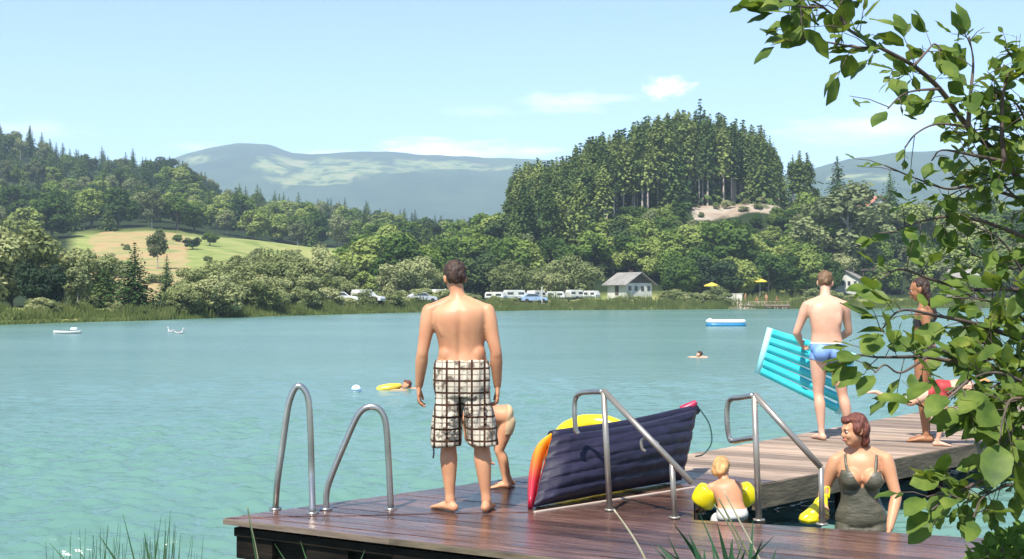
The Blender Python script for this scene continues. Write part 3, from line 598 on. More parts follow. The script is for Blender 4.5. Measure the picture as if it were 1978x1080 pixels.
def torso(mb, pel, mid, neck, rp, rn, s, prof_, fat=1.0):
    """spine from the pelvis over the middle of the back to the base of the neck; rp / rn: the person's right at pelvis and shoulders"""
    pel, mid, neck, rp, rn = map(V3, (pel, mid, neck, rp, rn)); d0 = (mid - pel).normalized()
    sp = spline([pel - d0 * (mid - pel).length * .4, pel, mid, neck], 10); kn = [-.4, 0, .5, 1]
    def at(t):
        for i in range(3):
            if t <= kn[i + 1] or i == 2: u = (t - kn[i]) / (kn[i + 1] - kn[i]); j = (i + u) * 10; break
        j = max(0, min(len(sp) - 1.001, j)); a = int(j); return V3(sp[a] + (sp[min(a + 1, len(sp) - 1)] - sp[a]) * (j - a))
    rings = []
    for t, w, d, o in prof_:
        c = at(t); up = (at(min(t + .05, 1)) - at(min(t + .05, 1) - .1)).normalized(); r = (rp * (1 - max(0, t)) + rn * max(0, t)); r = (r - up * r.dot(up)).normalized(); f = up.cross(r)
        rings.append((c + f * o * s, r * w * s * fat, f * d * s * fat))
    R2 = [];  # smooth between the rings
    for a in spline([tuple(c) + tuple(X) + tuple(Y) for c, X, Y in rings], 3): R2.append((V3(a[:3]), V3(a[3:6]), V3(a[6:9])))
    loft(mb, R2)
def arm(mb, pts, s, k=1.0):
    a, b, c = map(V3, pts); rr = [.054, .056, .046, .039, .041, .042, .034, .0265]
    chain(mb, [a, a.lerp(b, .22), a.lerp(b, .6), b, b.lerp(c, .12), b.lerp(c, .3), b.lerp(c, .7), c], [r * s * k for r in rr], 14, 4)
def leg(mb, pts, fwd, s, k=1.0):
    a, b, c = map(V3, pts); f = V3(fwd); rr = [.085, .09, .078, .060, .054, .052, .057, .044, .033, .034]
    chain(mb, [a, a.lerp(b, .18), a.lerp(b, .5), a.lerp(b, .85), b, b.lerp(c, .1) - f * .004 * s, b.lerp(c, .3) - f * .018 * s, b.lerp(c, .62) - f * .008 * s, b.lerp(c, .88), c], [r * s * k for r in rr], 16, 4)
def hair_mesh(parts, c, R, s, vox=.009, amp=.006, fr=45):
    q = MB(); c = V3(c)
    for p, r in parts: q.ell(c + R @ (V3(p) * s), tuple(v * s for v in r), R, 18, 12)
    me = remesh(q, vox * s, 2)
    for v in me.vertices:
        n_ = v.normal; v.co += n_ * amp * 1.6 * s * noise.fractal(V3((v.co.x * fr, v.co.y * fr, v.co.z * fr * .4)), 1, 2, 4)
    return me
SHORT = [((0, -.030, .042), (.080, .088, .082)), ((0, -.052, .005), (.074, .062, .07)), ((0, .03, .075), (.06, .055, .042))]

def person(loc, rz, label, J, s, prof_, mat_, hair=None, hm=None, vox=.009, extra=None, feet=True, faces=True, group=None, armk=1.0, legk=1.0, fat=1.0, z=DZ):
    """J: joints in metres, x to the person's right, y ahead, z up"""
    body = MB(); tor = MB()
    for q in (body, tor):
        torso(q, J['pel'], J['mid'], J['neck'], J.get('rp', (1, 0, 0)), J.get('rn', (1, 0, 0)), s, prof_, fat)
        for k in ('legr', 'legl'):
            if k in J: leg(q, J[k], J.get(k + 'f', (0, 1, 0)), s, legk)
        if extra: extra(q, J)
    hd = V3(J['head']); R = J['hrot']; nk = V3(J['neck'])
    chain(body, [nk - (hd - nk) * .25, nk + (hd - nk) * .3, hd + R @ V3((0, -.02, -.05)) * s], [.058 * s, .052 * s, .05 * s])
    for k in ('armr', 'arml'):
        a = V3(J[k][0]); arm(body, J[k], s, armk)
        chain(body, [nk + (nk - V3(J['mid'])).normalized() * .0, nk.lerp(a, .5), a], [.045 * s, .048 * s, .05 * s])   # trapezius and collar
    headsolid(body, hd, R, s)
    if feet:
        for k in ('footr', 'footl'):
            if k in J: foot(body, J[k[:0] + ('legr' if k[-1] == 'r' else 'legl')][2], J[k], s)
    me = remesh(body, vox, 7)
    hb = MB()
    for k in ('handr', 'handl'):
        if k in J: h = J[k]; hand(hb, J['arm' + k[-1]][2], h[0], h[1], h[2], s * 1.02, h[3])
    join_into(me, hb)
    o = link('person', me, mat_, smooth=True, loc=(loc[0], loc[1], z)); o.rotation_euler = (0, 0, rz)
    tag(o, label, 'person', group)
    if hair: link('hair', hair_mesh(hair, hd, R, s), hm, o, True)
    if faces: face(hd, R, s, o)
    return o, tor

# man in checked shorts, seen from behind
gx = lambda px, D: (px - W0 / 2) / F * D
X0, Y0 = gx(893, 8.85), 8.85; s = 1.0
def ex1(q, J):
    for x in (-1, 1):
        q.ell((x * .085 - .02, -.088, 1.31), (.07, .028, .1), Matrix.Rotation(x * .25, 3, 'Y')); q.ell((x * .105, -.012, 1.11), (.066, .098, .09)); q.ell((x * .045, -.075, 1.15), (.04, .035, .17))
J1 = dict(pel=(0, 0, .96), mid=(-.008, -.005, 1.22), neck=(-.03, -.01, 1.51), head=(-.055, .035, 1.655), hrot=rotm(.25, .28, -.04),
          armr=((.175, -.01, 1.42), (.24, -.035, 1.13), (.25, .04, .885)), arml=((-.23, -.01, 1.42), (-.28, -.035, 1.13), (-.31, .04, .885)),
          handr=((.0, .05, -1), (-1, 0, 0), (0, 1, 0), .75), handl=((-.02, .1, -1), (1, 0, 0), (0, 1, -.1), .6),
          legr=((.095, 0, .92), (.135, .03, .49), (.172, -.02, .08)), legl=((-.09, 0, .92), (-.10, .03, .49), (-.085, -.02, .08)), footr=(.2, 1, 0), footl=(-.75, .8, 0))
man1, _ = person((X0, Y0), 0, 'man with his back turned on the near end of the dock, in checked swim shorts', J1, s, MALE, SKIN, SHORT, HDARK, .0085, ex1, fat=1.09, legk=1.1, armk=1.08)
for v in man1.data.vertices:                         # the furrow of the spine
    if v.co.y < -.03 and 1.02 < v.co.z < 1.46: v.co.y += .013 * math.exp(-((v.co.x + .012) / .024) ** 2) * min(1, max(0, (v.co.z - 1.02) / .1)) * min(1, max(0, (1.46 - v.co.z) / .14))
q = MB()
shr = [(1.075, .187, .135), (1.03, .196, .147), (.96, .2, .158), (.88, .2, .158), (.82, .195, .142)]
loft(q, [(V3((0, -.012, z)), V3((w, 0, 0)), V3((0, d, 0))) for z, w, d in shr], 28, 2.5)
for x, kx in ((1, .148), (-1, -.118)):
    loft(q, [(V3((x * .09 * (1 - t) + kx * t, -.008, .9 - .425 * t)), V3((.092 + .016 * t, 0, 0)), V3((0, .125 - .004 * t, 0))) for t in [i / 10 for i in range(11)]], 24, 2.4)
me = remesh(q, .009, 3)
for v in me.vertices:
    c = v.co; k = sst(1.06, .7, c.z); v.co += v.normal * (.026 * noise.noise(V3((c.x * 12, c.y * 12, c.z * 4))) * (.35 + k) + .010 * noise.noise(V3((c.x * 30, c.y * 30, c.z * 9))))
m = mat('checked_cotton', rough=.9, spec=.1); b = m.node_tree.nodes['Principled BSDF']; tcn = nn(m, 'ShaderNodeTexCoord'); sx = nn(m, 'ShaderNodeSeparateXYZ'); lk(m, tcn.outputs['Object'], sx.inputs[0])
def line(src, per, wdt, off):
    a = nn(m, 'ShaderNodeMath', operation='MULTIPLY_ADD'); a.inputs[1].default_value = 1 / per; a.inputs[2].default_value = off; lk(m, src, a.inputs[0])
    f = nn(m, 'ShaderNodeMath', operation='FRACT'); lk(m, a.outputs[0], f.inputs[0]); c = nn(m, 'ShaderNodeMath', operation='LESS_THAN'); c.inputs[1].default_value = wdt; lk(m, f.outputs[0], c.inputs[0]); return c.outputs[0]
def mmax(a, b_, op='MAXIMUM'):
    x = nn(m, 'ShaderNodeMath', operation=op); lk(m, a, x.inputs[0]); lk(m, b_, x.inputs[1]); return x.outputs[0]
l1 = mmax(line(sx.outputs[0], .088, .17, .25), line(sx.outputs[2], .085, .17, .1)); l2 = mmax(line(sx.outputs[0], .088, .12, .6), line(sx.outputs[2], .085, .12, .55))
sc2 = nn(m, 'ShaderNodeMath', operation='MULTIPLY'); sc2.inputs[1].default_value = .55; lk(m, l2, sc2.inputs[0])
nz = nn(m, 'ShaderNodeTexNoise', Scale=14, Detail=3); lk(m, tcn.outputs['Object'], nz.inputs['Vector']); rp_ = ramp(m, nz.outputs[0], [(.53, (0, 0, 0)), (.62, (.8, .8, .8))])
fl = mmax(mmax(l1, sc2.outputs[0]), rp_.outputs[0])
lk(m, ramp(m, fl, [(0, (.52, .46, .36)), (1, (.055, .028, .018))]).outputs[0], b.inputs['Base Color'])
sh = cloth('shorts', me, m, man1, 0)
q = MB(); q.tube(spline([(-.19, -.03, .56), (-.205, -.03, .5), (-.2, -.035, .42), (-.205, -.03, .38)], 5), .006, 6); q.build('cord', mat('dark_cord', (.03, .03, .05), .8), sh, True)

# child bending forward behind him
Y1 = 9.95; X1 = gx(979, Y1); s = .70
J2 = dict(pel=(0, 0, .56), mid=(0, .17, .60), neck=(0, .345, .56), head=(0, .44, .50), hrot=rotm(0, 1.1, 0),
          armr=((.12, .31, .55), (.14, .30, .38), (.10, .17, .29)), arml=((-.12, .31, .55), (-.14, .30, .38), (-.10, .17, .29)), handr=((0, -.3, -1), (0, -1, 0), (-1, 0, 0), .6), handl=((0, -.3, -1), (0, -1, 0), (1, 0, 0), .6),
          legr=((.065, 0, .53), (.07, .06, .30), (.07, -.03, .058)), legl=((-.06, .0, .53), (-.055, .07, .30), (-.06, .02, .058)), footr=(.05, 1, 0), footl=(-.05, 1, 0))
kid, tor = person((X1, Y1), math.pi / 2 + .15, 'child bending forward behind the man in checked shorts, only back and legs showing', J2, s, MALE, SKIN, SHORT, HBROWN, .0085, fat=1.04)
pl = [(V3((0, 0, .43)), V3((0, 0, 1))), (V3((0, .10, 0)), V3((0, 1, .15)))]
cloth('swim_trunks', garment(tor, .0085, pl, lambda c: c.z > .43 and c.y + (c.z) * .15 < .10 + .0 and c.y < .03, .005), mat('sand_swimwear', (.5, .36, .2), .7), kid)

# man in blue trunks holding the air mattress
Y2 = 13.25; X2 = gx(1597, Y2); s = 1.03
def ex2(q, J):
    for x in (-1, 1): q.ell((x * .08, -.09, .93), (.082, .07, .085)); q.ell((x * .085, -.075, 1.28), (.06, .03, .085))
J3 = dict(pel=(0, 0, .95), mid=(-.01, -.01, 1.20), neck=(.0, .07, 1.515), head=(.025, .16, 1.67), hrot=rotm(-.35, .5, 0), rn=(1, .1, 0),
          armr=((.20, .05, 1.43), (.27, .14, 1.15), (.17, .36, 1.03)), arml=((-.20, .05, 1.43), (-.30, .10, 1.14), (-.20, .34, 1.02)),
          handr=((-.3, .6, -.3), (-.6, -.2, -.2), (0, .4, 1), .9), handl=((.3, .6, -.3), (.6, -.2, -.2), (0, .4, 1), .9),
          legr=((.095, .02, .91), (.17, .03, .49), (.25, .02, .08)), legl=((-.09, .0, .91), (-.085, .03, .49), (-.065, -.02, .08)), footr=(.35, 1, 0), footl=(-.25, 1, 0))
man2, tor = person((X2, Y2), .0, 'man in light blue swim trunks on the far dock, holding a turquoise air mattress', J3, s, MALE, PINK, SHORT, HBROWN, .009, ex2)
pl = [(V3((0, 0, 1.03)), V3((0, 0, 1)))] + [(V3((0, 0, .815)), V3((-x * .28, 0, 1))) for x in (1, -1)]
cloth('swim_trunks', garment(tor, .009, pl, lambda c: c.z < 1.03 and c.z > .815 + .28 * abs(c.x), .006), noisy('blue_swimwear', (.20, .33, .62), (.14, .25, .5), 12, .7), man2)
q = MB(); q.tube([(.172 * math.cos(a) - .003, .122 * math.sin(a) - .012, 1.027) for a in [i * math.pi / 16 for i in range(33)]], .009, 8, cap=False); q.build('waistband', mat('pale_band', (.5, .55, .65), .7), man2, True)

# tanned woman standing behind the leaves
Y3 = 13.1; X3 = gx(1785, Y3); s = 1.0
J4 = dict(pel=(0, 0, .93), mid=(0, .0, 1.18), neck=(.0, .0, 1.455), head=(-.02, .05, 1.60), hrot=rotm(.1, .2, 0),
          armr=((.17, 0, 1.375), (.22, -.06, 1.11), (.10, .17, 1.04)), arml=((-.17, 0, 1.375), (-.21, -.08, 1.12), (-.12, .14, 1.0)), handr=((-.8, .4, 0), (0, -.2, -1), (0, .5, .5), .6), handl=((.8, .4, 0), (0, -.2, -1), (0, .5, .5), .6),
          legr=((.09, 0, .9), (.10, .03, .49), (.09, -.02, .08)), legl=((-.085, 0, .9), (-.09, .03, .49), (-.08, -.02, .08)), footr=(.2, 1, 0), footl=(-.2, 1, 0))
wom2, tor = person((X3, Y3), 1.15, 'tanned dark-haired woman in a black bikini on the dock behind the overhanging leaves', J4, s, FEM, TAN,
                   [((0, -.030, .042), (.083, .092, .083)), ((0, -.06, -.02), (.085, .055, .09)), ((0, -.075, -.12), (.08, .04, .12)), ((0, -.09, -.24), (.07, .035, .12))], HDARK, .009)
BIK = mat('black_swimwear', (.02, .018, .02), .6)
pl = [(V3((0, 0, 1.0)), V3((0, 0, 1)))] + [(V3((0, 0, .79)), V3((-x * .75, 0, 1))) for x in (1, -1)]
cloth('bikini_bottom', garment(tor, .009, pl, lambda c: c.z < 1.0 and c.z > .79 + .75 * abs(c.x), .005), BIK, wom2)
cloth('bikini_top', garment(tor, .009, [(V3((0, 0, 1.21)), V3((0, 0, 1))), (V3((0, 0, 1.29)), V3((0, 0, 1)))], lambda c: 1.21 < c.z < 1.29, .006), BIK, wom2)

# child leaning over with one leg stretched back
Y4 = 12.75; X4 = gx(1812, Y4); s = .72
J5 = dict(pel=(0, 0, .575), mid=(0, .17, .60), neck=(0, .36, .585), head=(0, .455, .60), hrot=rotm(0, .5, 0), armr=((.12, .34, .57), (.16, .38, .40), (.1, .47, .33)), arml=((-.12, .34, .57), (-.17, .45, .45), (-.12, .58, .42)),
          handr=((0, .7, -.2), (0, -.2, -1), (-1, 0, 0), .6), handl=((0, .7, -.1), (0, -.2, -1), (1, 0, 0), .6),
          legr=((.06, 0, .545), (.07, .05, .30), (.07, -.03, .06)), legl=((-.06, -.02, .55), (-.08, -.26, .43), (-.09, -.56, .50)), legrf=(0, 1, 0), leglf=(0, .3, -1), footr=(.1, 1, 0))
kid2, tor = person((X4, Y4), -math.pi / 2 - .1, 'child leaning forward on the far dock with one leg stretched out behind', J5, s, MALE, PINK, SHORT, HBLOND, .0085)
q = MB(); a = V3((-.09, -.56, .50)); q2 = [a + V3((0, .0, .01)), a + V3((0, -.05, .035)), a + V3((0, -.10, .035)), a + V3((0, -.13, .03))]
chain(q, q2, [.026, (.03, .022), (.033, .015), (.022, .008)], 10, 3, ref=(1, 0, 0)); join_into(kid2.data, q)
cloth('swim_trunks', garment(tor, .0085, [(V3((0, .10, 0)), V3((0, 1, 0))), (V3((0, 0, .47)), V3((0, 0, 1)))], lambda c: -.1 < c.y < .10 and c.z > .47, .006), mat('red_swimwear', (.35, .03, .03), .7), kid2)

# woman in the swimming gap of the dock
Y5 = 8.72; X5 = gx(1662, Y5); s = .95
def ex5(q, J):
    for x in (-1, 1): q.ell((x * .072 - .01, .095, 1.165), (.072, .062, .07)); q.ell((x * .08, -.08, .88), (.09, .07, .09)); q.ell((x * .03, 0, .79), (.1, .1, .1))
J6 = dict(pel=(0, 0, .865), mid=(.01, .0, 1.10), neck=(.015, .0, 1.37), head=(.045, .05, 1.495), hrot=rotm(-1.0, .12, .08), rn=(1, -.1, -.1),
          armr=((.17, .01, 1.275), (.25, -.02, 1.06), (.26, .18, .99)), arml=((-.165, .0, 1.295), (-.235, .03, 1.045), (-.19, .16, .845)),
          handr=((.0, .7, -.5), (-.6, 0, -.6), (-.4, .4, .5), 1.1), handl=((.25, .3, -1), (.8, -.3, 0), (0, 1, .2), .5),
          legr=((.09, 0, .84), (.11, .10, .45), (.10, 0, .08)), legl=((-.09, 0, .84), (-.10, .06, .45), (-.10, 0, .08)), footr=(.2, 1, 0), footl=(-.2, 1, 0))
wom, tor = person((X5, Y5), math.pi - .3, 'auburn-haired woman in a dark olive swimsuit standing hip-deep in the gap of the dock', J6, s, FEM, SKIN,
                  [((0, -.028, .045), (.084, .09, .082)), ((0, -.055, -.005), (.088, .062, .085)), ((.0, -.06, -.07), (.07, .045, .07)), ((.055, .0, .02), (.034, .045, .06)), ((-.055, .0, .02), (.034, .045, .06)), ((0, .035, .08), (.06, .05, .035))], HRED, .0075, ex5, z=-.405, fat=1.04)
def suit(c):
    if c.z < .72 or abs(c.x) > .165 and c.z > 1.1: return False
    if c.z < .80 and c.z < .72 + .55 * abs(c.x): return False
    if c.y > 0:
        nl = 1.10 + 1.55 * (abs(c.x + .01))                      # deep V neckline
        st = .075 < abs(c.x) < .115
        return c.z < min(nl, 1.22) and abs(c.x) < .135 + (1.2 - c.z) * .3 if c.z > 1.10 else True
    return c.z < 1.10 + max(0, abs(c.x) - .02) * .6 and c.z < 1.2
px_ = [(V3((-.01, 0, 1.10)), V3((-x * 1.55, 0, 1))) for x in (1, -1)] + [(V3((0, 0, 1.22)), V3((0, 0, 1))), (V3((0, 0, .72)), V3((-.55, 0, 1))), (V3((0, 0, .72)), V3((.55, 0, 1))), (V3((0, 0, 0)), V3((0, 1, 0)))]
SUIT = noisy('olive_swimsuit', (.055, .055, .035), (.11, .1, .07), 9, .45, stretch=(1, 1, 2.5), bump=.3)
su = cloth('swimsuit', garment(tor, .0075, px_, suit, .005), SUIT, wom)
for x in (-1, 1):
    q = MB(); pts = spline([(x * .088 - .01, .135, 1.21), (x * .1, .105, 1.275), (x * .105, .05, 1.325), (x * .1, -.02, 1.325), (x * .09, -.085, 1.26), (x * .075, -.105, 1.17)], 5)
    q.tube(pts, [(.009, .004)] * len(pts), 8, ref=(1, 0, 0)); q.build('strap', SUIT, su, True)

# small child with yellow arm bands
Y6 = 8.95; X6 = gx(1400, Y6); s = .60
J7 = dict(pel=(0.05, -.04, .46), mid=(.03, .0, .59), neck=(0, .07, .71), head=(-.015, .125, .785), hrot=rotm(-.7, .6, -.25), armr=((.095, .05, .665), (.165, .09, .585), (.20, .18, .55)), arml=((-.095, .05, .665), (-.155, .08, .56), (-.17, .17, .50)),
          handr=((.3, .6, -.3), (-.3, 0, -.8), (-.7, .2, 0), .5), handl=((0, .6, -.4), (.3, 0, -.8), (.7, .2, 0), .5),
          legr=((.05, 0, .44), (.055, .02, .25), (.055, 0, .05)), legl=((-.05, 0, .44), (-.055, .02, .25), (-.055, 0, .05)), footr=(.1, 1, 0), footl=(-.1, 1, 0))
s6 = s
tod, tor = person((X6, Y6), -.1, 'small fair-haired child with yellow arm bands on the steps in the dock gap', J7, s, MALE, SKIN,
                  [((0, -.022, .046), (.086, .094, .09)), ((0, -.05, .0), (.088, .068, .09)), ((0, -.06, -.065), (.06, .04, .05)), ((0, .04, .08), (.06, .05, .04)), ((.05, -.05, -.02), (.05, .04, .07)), ((-.045, -.06, -.03), (.04, .04, .06))], HBLOND, .0065, z=-.02, fat=1.05, armk=1.05)
for v in tod.data.vertices:
    d = v.co - V3(J7['head'])
    if d.z > -.06 and d.length < .11: v.co += d * .13
for c in tod.children:
    if c.name.startswith('hair'):
        for v in c.data.vertices: v.co += (v.co - V3(J7['head'])) * .15
cloth('swim_trunks', garment(tor, .0065, [(V3((0, 0, .53)), V3((0, 0, 1))), (V3((0, 0, .40)), V3((0, 0, 1)))], lambda c: .40 < c.z < .53, .005), mat('pale_swimwear', (.5, .5, .46), .8), tod)
YEL = noisy('yellow_vinyl', (.72, .62, .01), (.64, .5, .01), 8, .3, spec=.5)
def armband(J, side, t0, t1):
    a, b_ = V3(J['arm' + side][0]), V3(J['arm' + side][1]); L_ = spline([tuple(a.lerp(b_, t0)) + (.04,), tuple(a.lerp(b_, t0 + .05)) + (.076,), tuple(a.lerp(b_, (t0 + t1) / 2)) + (.086,), tuple(a.lerp(b_, t1 - .05)) + (.074,), tuple(a.lerp(b_, t1)) + (.04,)], 5)
    q = MB(); q.tube([p[:3] for p in L_], [(max(p[3] * .8, .01), max(p[3] * 1.08, .01)) for p in L_], 18, ref=(0, 1, 0)); o = q.build('arm_band', YEL, None, True)
    o.location = tod.location; o.rotation_euler = tod.rotation_euler
    return o
tag(armband(J7, 'l', .1, 1.25), 'yellow arm band on the left arm of the small child, nearer the navy mattress', 'arm band', 'yellow arm bands')
tag(armband(J7, 'r', .15, 1.3), 'yellow arm band on the right arm of the small child, next to the railing post', 'arm band', 'yellow arm bands')

# swimmers
def swimmer(px, py, label, hm, yaw, sk=SKIN, arms=True):
    b = G(px, py, 0); J = dict(pel=(0, -.55, -.22), mid=(0, -.32, -.14), neck=(0, -.09, -.03), head=(0, .02, .07), hrot=rotm(0, -.2, 0), rp=(1, 0, 0),
                               armr=((.17, -.1, -.06), (.25, .12, -.04), (.12, .33, -.02)), arml=((-.17, -.1, -.06), (-.25, .12, -.04), (-.12, .33, -.02)), handr=((-.3, .8, -.1), (0, 0, -1), (-1, 0, 0), .2), handl=((.3, .8, -.1), (0, 0, -1), (1, 0, 0), .2),
                               legr=((.08, -.6, -.24), (.1, -.95, -.35), (.1, -1.35, -.3)), legl=((-.08, -.6, -.24), (-.1, -.95, -.3), (-.1, -1.35, -.38)), legrf=(0, 0, -1), leglf=(0, 0, -1))
    return person((b.x, b.y), yaw, label, J, .95, FEM, sk, SHORT, hm, .012, z=0.02, feet=False)[0]
swimmer(787, 752, 'swimmer with red-brown hair behind the yellow float, beside the left hand of the standing man', HRED, 1.9)
swimmer(1352, 690, 'dark-haired swimmer alone out on the water right of the navy float', HDARK, 1.2, PINK)
# ------------------------------------------------------------------ the dock
WOOD = mat('deck_boards', rough=.4); m = WOOD; b = m.node_tree.nodes['Principled BSDF']
vv = coords(m, 'Object'); da = math.radians(-29)
mp = nn(m, 'ShaderNodeMapping'); mp.inputs['Rotation'].default_value = (0, 0, -da); lk(m, vv, mp.inputs[0])
st = nn(m, 'ShaderNodeMapping'); st.inputs['Scale'].default_value = (.9, 9, 9); lk(m, mp.outputs[0], st.inputs[0])
g1 = nn(m, 'ShaderNodeTexNoise', Scale=3, Detail=7, Roughness=.65); lk(m, st.outputs[0], g1.inputs['Vector'])
g2 = nn(m, 'ShaderNodeTexNoise', Scale=.9, Detail=4); lk(m, vv, g2.inputs['Vector'])
isl = nn(m, 'ShaderNodeAttribute', attribute_name='wet'); ss_ = nn(m, 'ShaderNodeSeparateColor'); lk(m, isl.outputs[0], ss_.inputs[0])
wa = nn(m, 'ShaderNodeMath', operation='MULTIPLY_ADD'); wa.inputs[1].default_value = 1.1; wa.inputs[2].default_value = -.55; lk(m, g2.outputs[0], wa.inputs[0])
wb = nn(m, 'ShaderNodeMath', operation='ADD', use_clamp=True); lk(m, ss_.outputs[0], wb.inputs[0]); lk(m, wa.outputs[0], wb.inputs[1])
wet = ramp(m, wb.outputs[0], [(.35, (0, 0, 0)), (.65, (1, 1, 1))])
dry = ramp(m, g1.outputs[0], [(.3, (.16, .11, .078)), (.5, (.27, .195, .14)), (.75, (.36, .275, .21))]); we = ramp(m, g1.outputs[0], [(.3, (.03, .015, .012)), (.5, (.085, .043, .033)), (.75, (.18, .105, .08))])
pc = nn(m, 'ShaderNodeHueSaturation'); vr = nn(m, 'ShaderNodeMath', operation='MULTIPLY_ADD'); vr.inputs[1].default_value = .9; vr.inputs[2].default_value = .55; lk(m, ss_.outputs[1], vr.inputs[0]); lk(m, vr.outputs[0], pc.inputs['Value'])
lk(m, mix(m, wet.outputs[0], dry.outputs[0], we.outputs[0]), pc.inputs['Color']); lk(m, pc.outputs[0], b.inputs['Base Color'])
rr = nn(m, 'ShaderNodeMath', operation='MULTIPLY_ADD'); rr.inputs[1].default_value = -.6; rr.inputs[2].default_value = .8; lk(m, wet.outputs[0], rr.inputs[0]); g3 = nn(m, 'ShaderNodeTexNoise', Scale=2.6, Detail=6, Roughness=.7); lk(m, vv, g3.inputs['Vector']); r3 = nn(m, 'ShaderNodeMath', operation='MULTIPLY_ADD', use_clamp=True); r3.inputs[1].default_value = .9; lk(m, g3.outputs[0], r3.inputs[0]); r4 = nn(m, 'ShaderNodeMath', operation='SUBTRACT'); r4.inputs[1].default_value = .45; lk(m, rr.outputs[0], r4.inputs[0]); lk(m, r4.outputs[0], r3.inputs[2]); lk(m, r3.outputs[0], b.inputs['Roughness'])
bp = nn(m, 'ShaderNodeBump', Strength=.6, Distance=.008); lk(m, g1.outputs[0], bp.inputs['Height']); lk(m, bp.outputs[0], b.inputs['Normal'])
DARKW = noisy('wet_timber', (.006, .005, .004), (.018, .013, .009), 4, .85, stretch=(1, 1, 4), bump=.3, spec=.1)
FASC = noisy('weathered_timber', (.06, .045, .028), (.14, .105, .065), 3, .85, bump=.4, stretch=(1, 1, 4))
def clip(poly, a, b_, c):                            # keeps a*x + b*y <= c
    out = []
    for i in range(len(poly)):
        p, q = poly[i], poly[(i + 1) % len(poly)]; dp, dq = a * p[0] + b_ * p[1] - c, a * q[0] + b_ * q[1] - c
        if dp <= 0: out.append(p)
        if dp * dq < 0: t = dp / (dp - dq); out.append((p[0] + (q[0] - p[0]) * t, p[1] + (q[1] - p[1]) * t))
    return out
g_ = lambda px, py: tuple(G(px, py, DZ))[:2]
A0 = g_(435, 1000); A1 = g_(755, 1038); A2 = g_(1100, 1079); k = (A2[0] - A1[0], A2[1] - A1[1]); A3 = (A2[0] + k[0] * 2.2, A2[1] + k[1] * 2.2)
B0 = g_(770, 950); B1 = (6.3, 16.45); ku = V3((B1[0] - A0[0], B1[1] - A0[1], 0)).normalized(); B2 = (A0[0] + ku.x * 22, A0[1] + ku.y * 22)
C0 = g_(1030, 988); C1 = g_(1340, 940); C2 = g_(1340, 1003); C3 = g_(1460, 1010); C4 = g_(1860, 1036); C5 = (C4[0] + 2.4, C4[1] - .55)
D0 = g_(1452, 938); D1 = g_(1900, 853); kd = V3((D1[0] - D0[0], D1[1] - D0[1], 0)).normalized(); D2 = (D1[0] + kd.x * 6.5, D1[1] + kd.y * 6.5); B2 = (D2[0] - .8 * 1.9, D2[1] + 1.9)
D00 = (C1[0] + .12, C1[1] - .02)
pieces = [([A0, A1, A2, A3, (A3[0] + .4, A3[1] + .3), C5, C4, C3, C2, C0], 0, DZ), ([A0, C0, C1, (1.75, 12.1)], .028, DZ), ([C0, C1, C2], 0, DZ), ([(1.75, 12.1), C1, D00, D0, D2, B2], .028, DZ)]
# convex pieces of the deck (low front part, raised walkway)
low = [[A0, A1, A2, C0], [A2, A3, C5, C4, C3, C2, C0], [C0, C2, C1]]
BK = (A0[0] + (B1[0] - A0[0]) * .47, A0[1] + (B1[1] - A0[1]) * .47); 
high = [[A0, C0, C1, BK], [BK, C1, D0, D2, B2]]
dock = empty('wooden_dock', (0, 9, 0)); tag(dock, 'L-shaped bathing dock of reddish brown boards, wet and dark at the near end', 'dock')
def par(o): o.parent = dock; o.location = (0, -9, 0); return o
def boards(polys, ztop, name, wetf, lift=0):
    dx, dy = math.cos(da), math.sin(da); nx, ny = -dy, dx; bmx = bmesh.new(); wl = bmx.loops.layers.float_color.new('wet'); pitch = .145; gap = .007
    for poly in polys:
        area = sum(poly[i][0] * poly[(i + 1) % len(poly)][1] - poly[(i + 1) % len(poly)][0] * poly[i][1] for i in range(len(poly)))
        if area < 0: poly = poly[::-1]
        cs = [nx * p[0] + ny * p[1] for p in poly]
        for k in range(int(math.floor(min(cs) / pitch)), int(max(cs) / pitch) + 1):
            lo, hi = k * pitch + gap / 2, (k + 1) * pitch - gap / 2
            q = clip(clip(poly, nx, ny, hi), -nx, -ny, -lo)
            if len(q) < 3: continue
            rk = random.Random(k * 7 + 1); dz = rk.uniform(-.002, .002); tone = rk.random()
            tv = [bmx.verts.new((x, y, ztop + dz)) for x, y in q]; bv = [bmx.verts.new((x, y, ztop + dz - .034)) for x, y in q]; n = len(q)
            try:
                fs = [bmx.faces.new(tv), bmx.faces.new(bv[::-1])] + [bmx.faces.new((tv[i], bv[i], bv[(i + 1) % n], tv[(i + 1) % n])) for i in range(n)]
            except ValueError: continue
            for f in fs:
                for l in f.loops: l[wl] = (wetf(l.vert.co.x, l.vert.co.y), tone, 0, 1)
    bmesh.ops.remove_doubles(bmx, verts=bmx.verts, dist=1e-4); bmesh.ops.recalc_face_normals(bmx, faces=bmx.faces)
    me = bpy.data.meshes.new(name); bmx.to_mesh(me); bmx.free(); o = par(link(name, me, WOOD, loc=(0, 0, 0))); return o
def triang(polys, wet):                              # finer cells so the wet patches can vary
    return polys
boards(low, DZ - .005, 'deck', lambda x, y: 1.0)
boards(high, DZ, 'deck', lambda x, y: .95 if (x - 1.0) * .7 + (y - 10.6) * .7 < .6 else .06)
q = MB()
def beam(mb, a, b_, w, h, z, inset=0, m=0):
    mb.bar((a[0], a[1], z), (b_[0], b_[1], z), w, h, m)
nrm = lambda a, b_: V3((b_[1] - a[1], -(b_[0] - a[0]), 0)).normalized()
def off(p, n_, d): return (p[0] + n_.x * d, p[1] + n_.y * d)
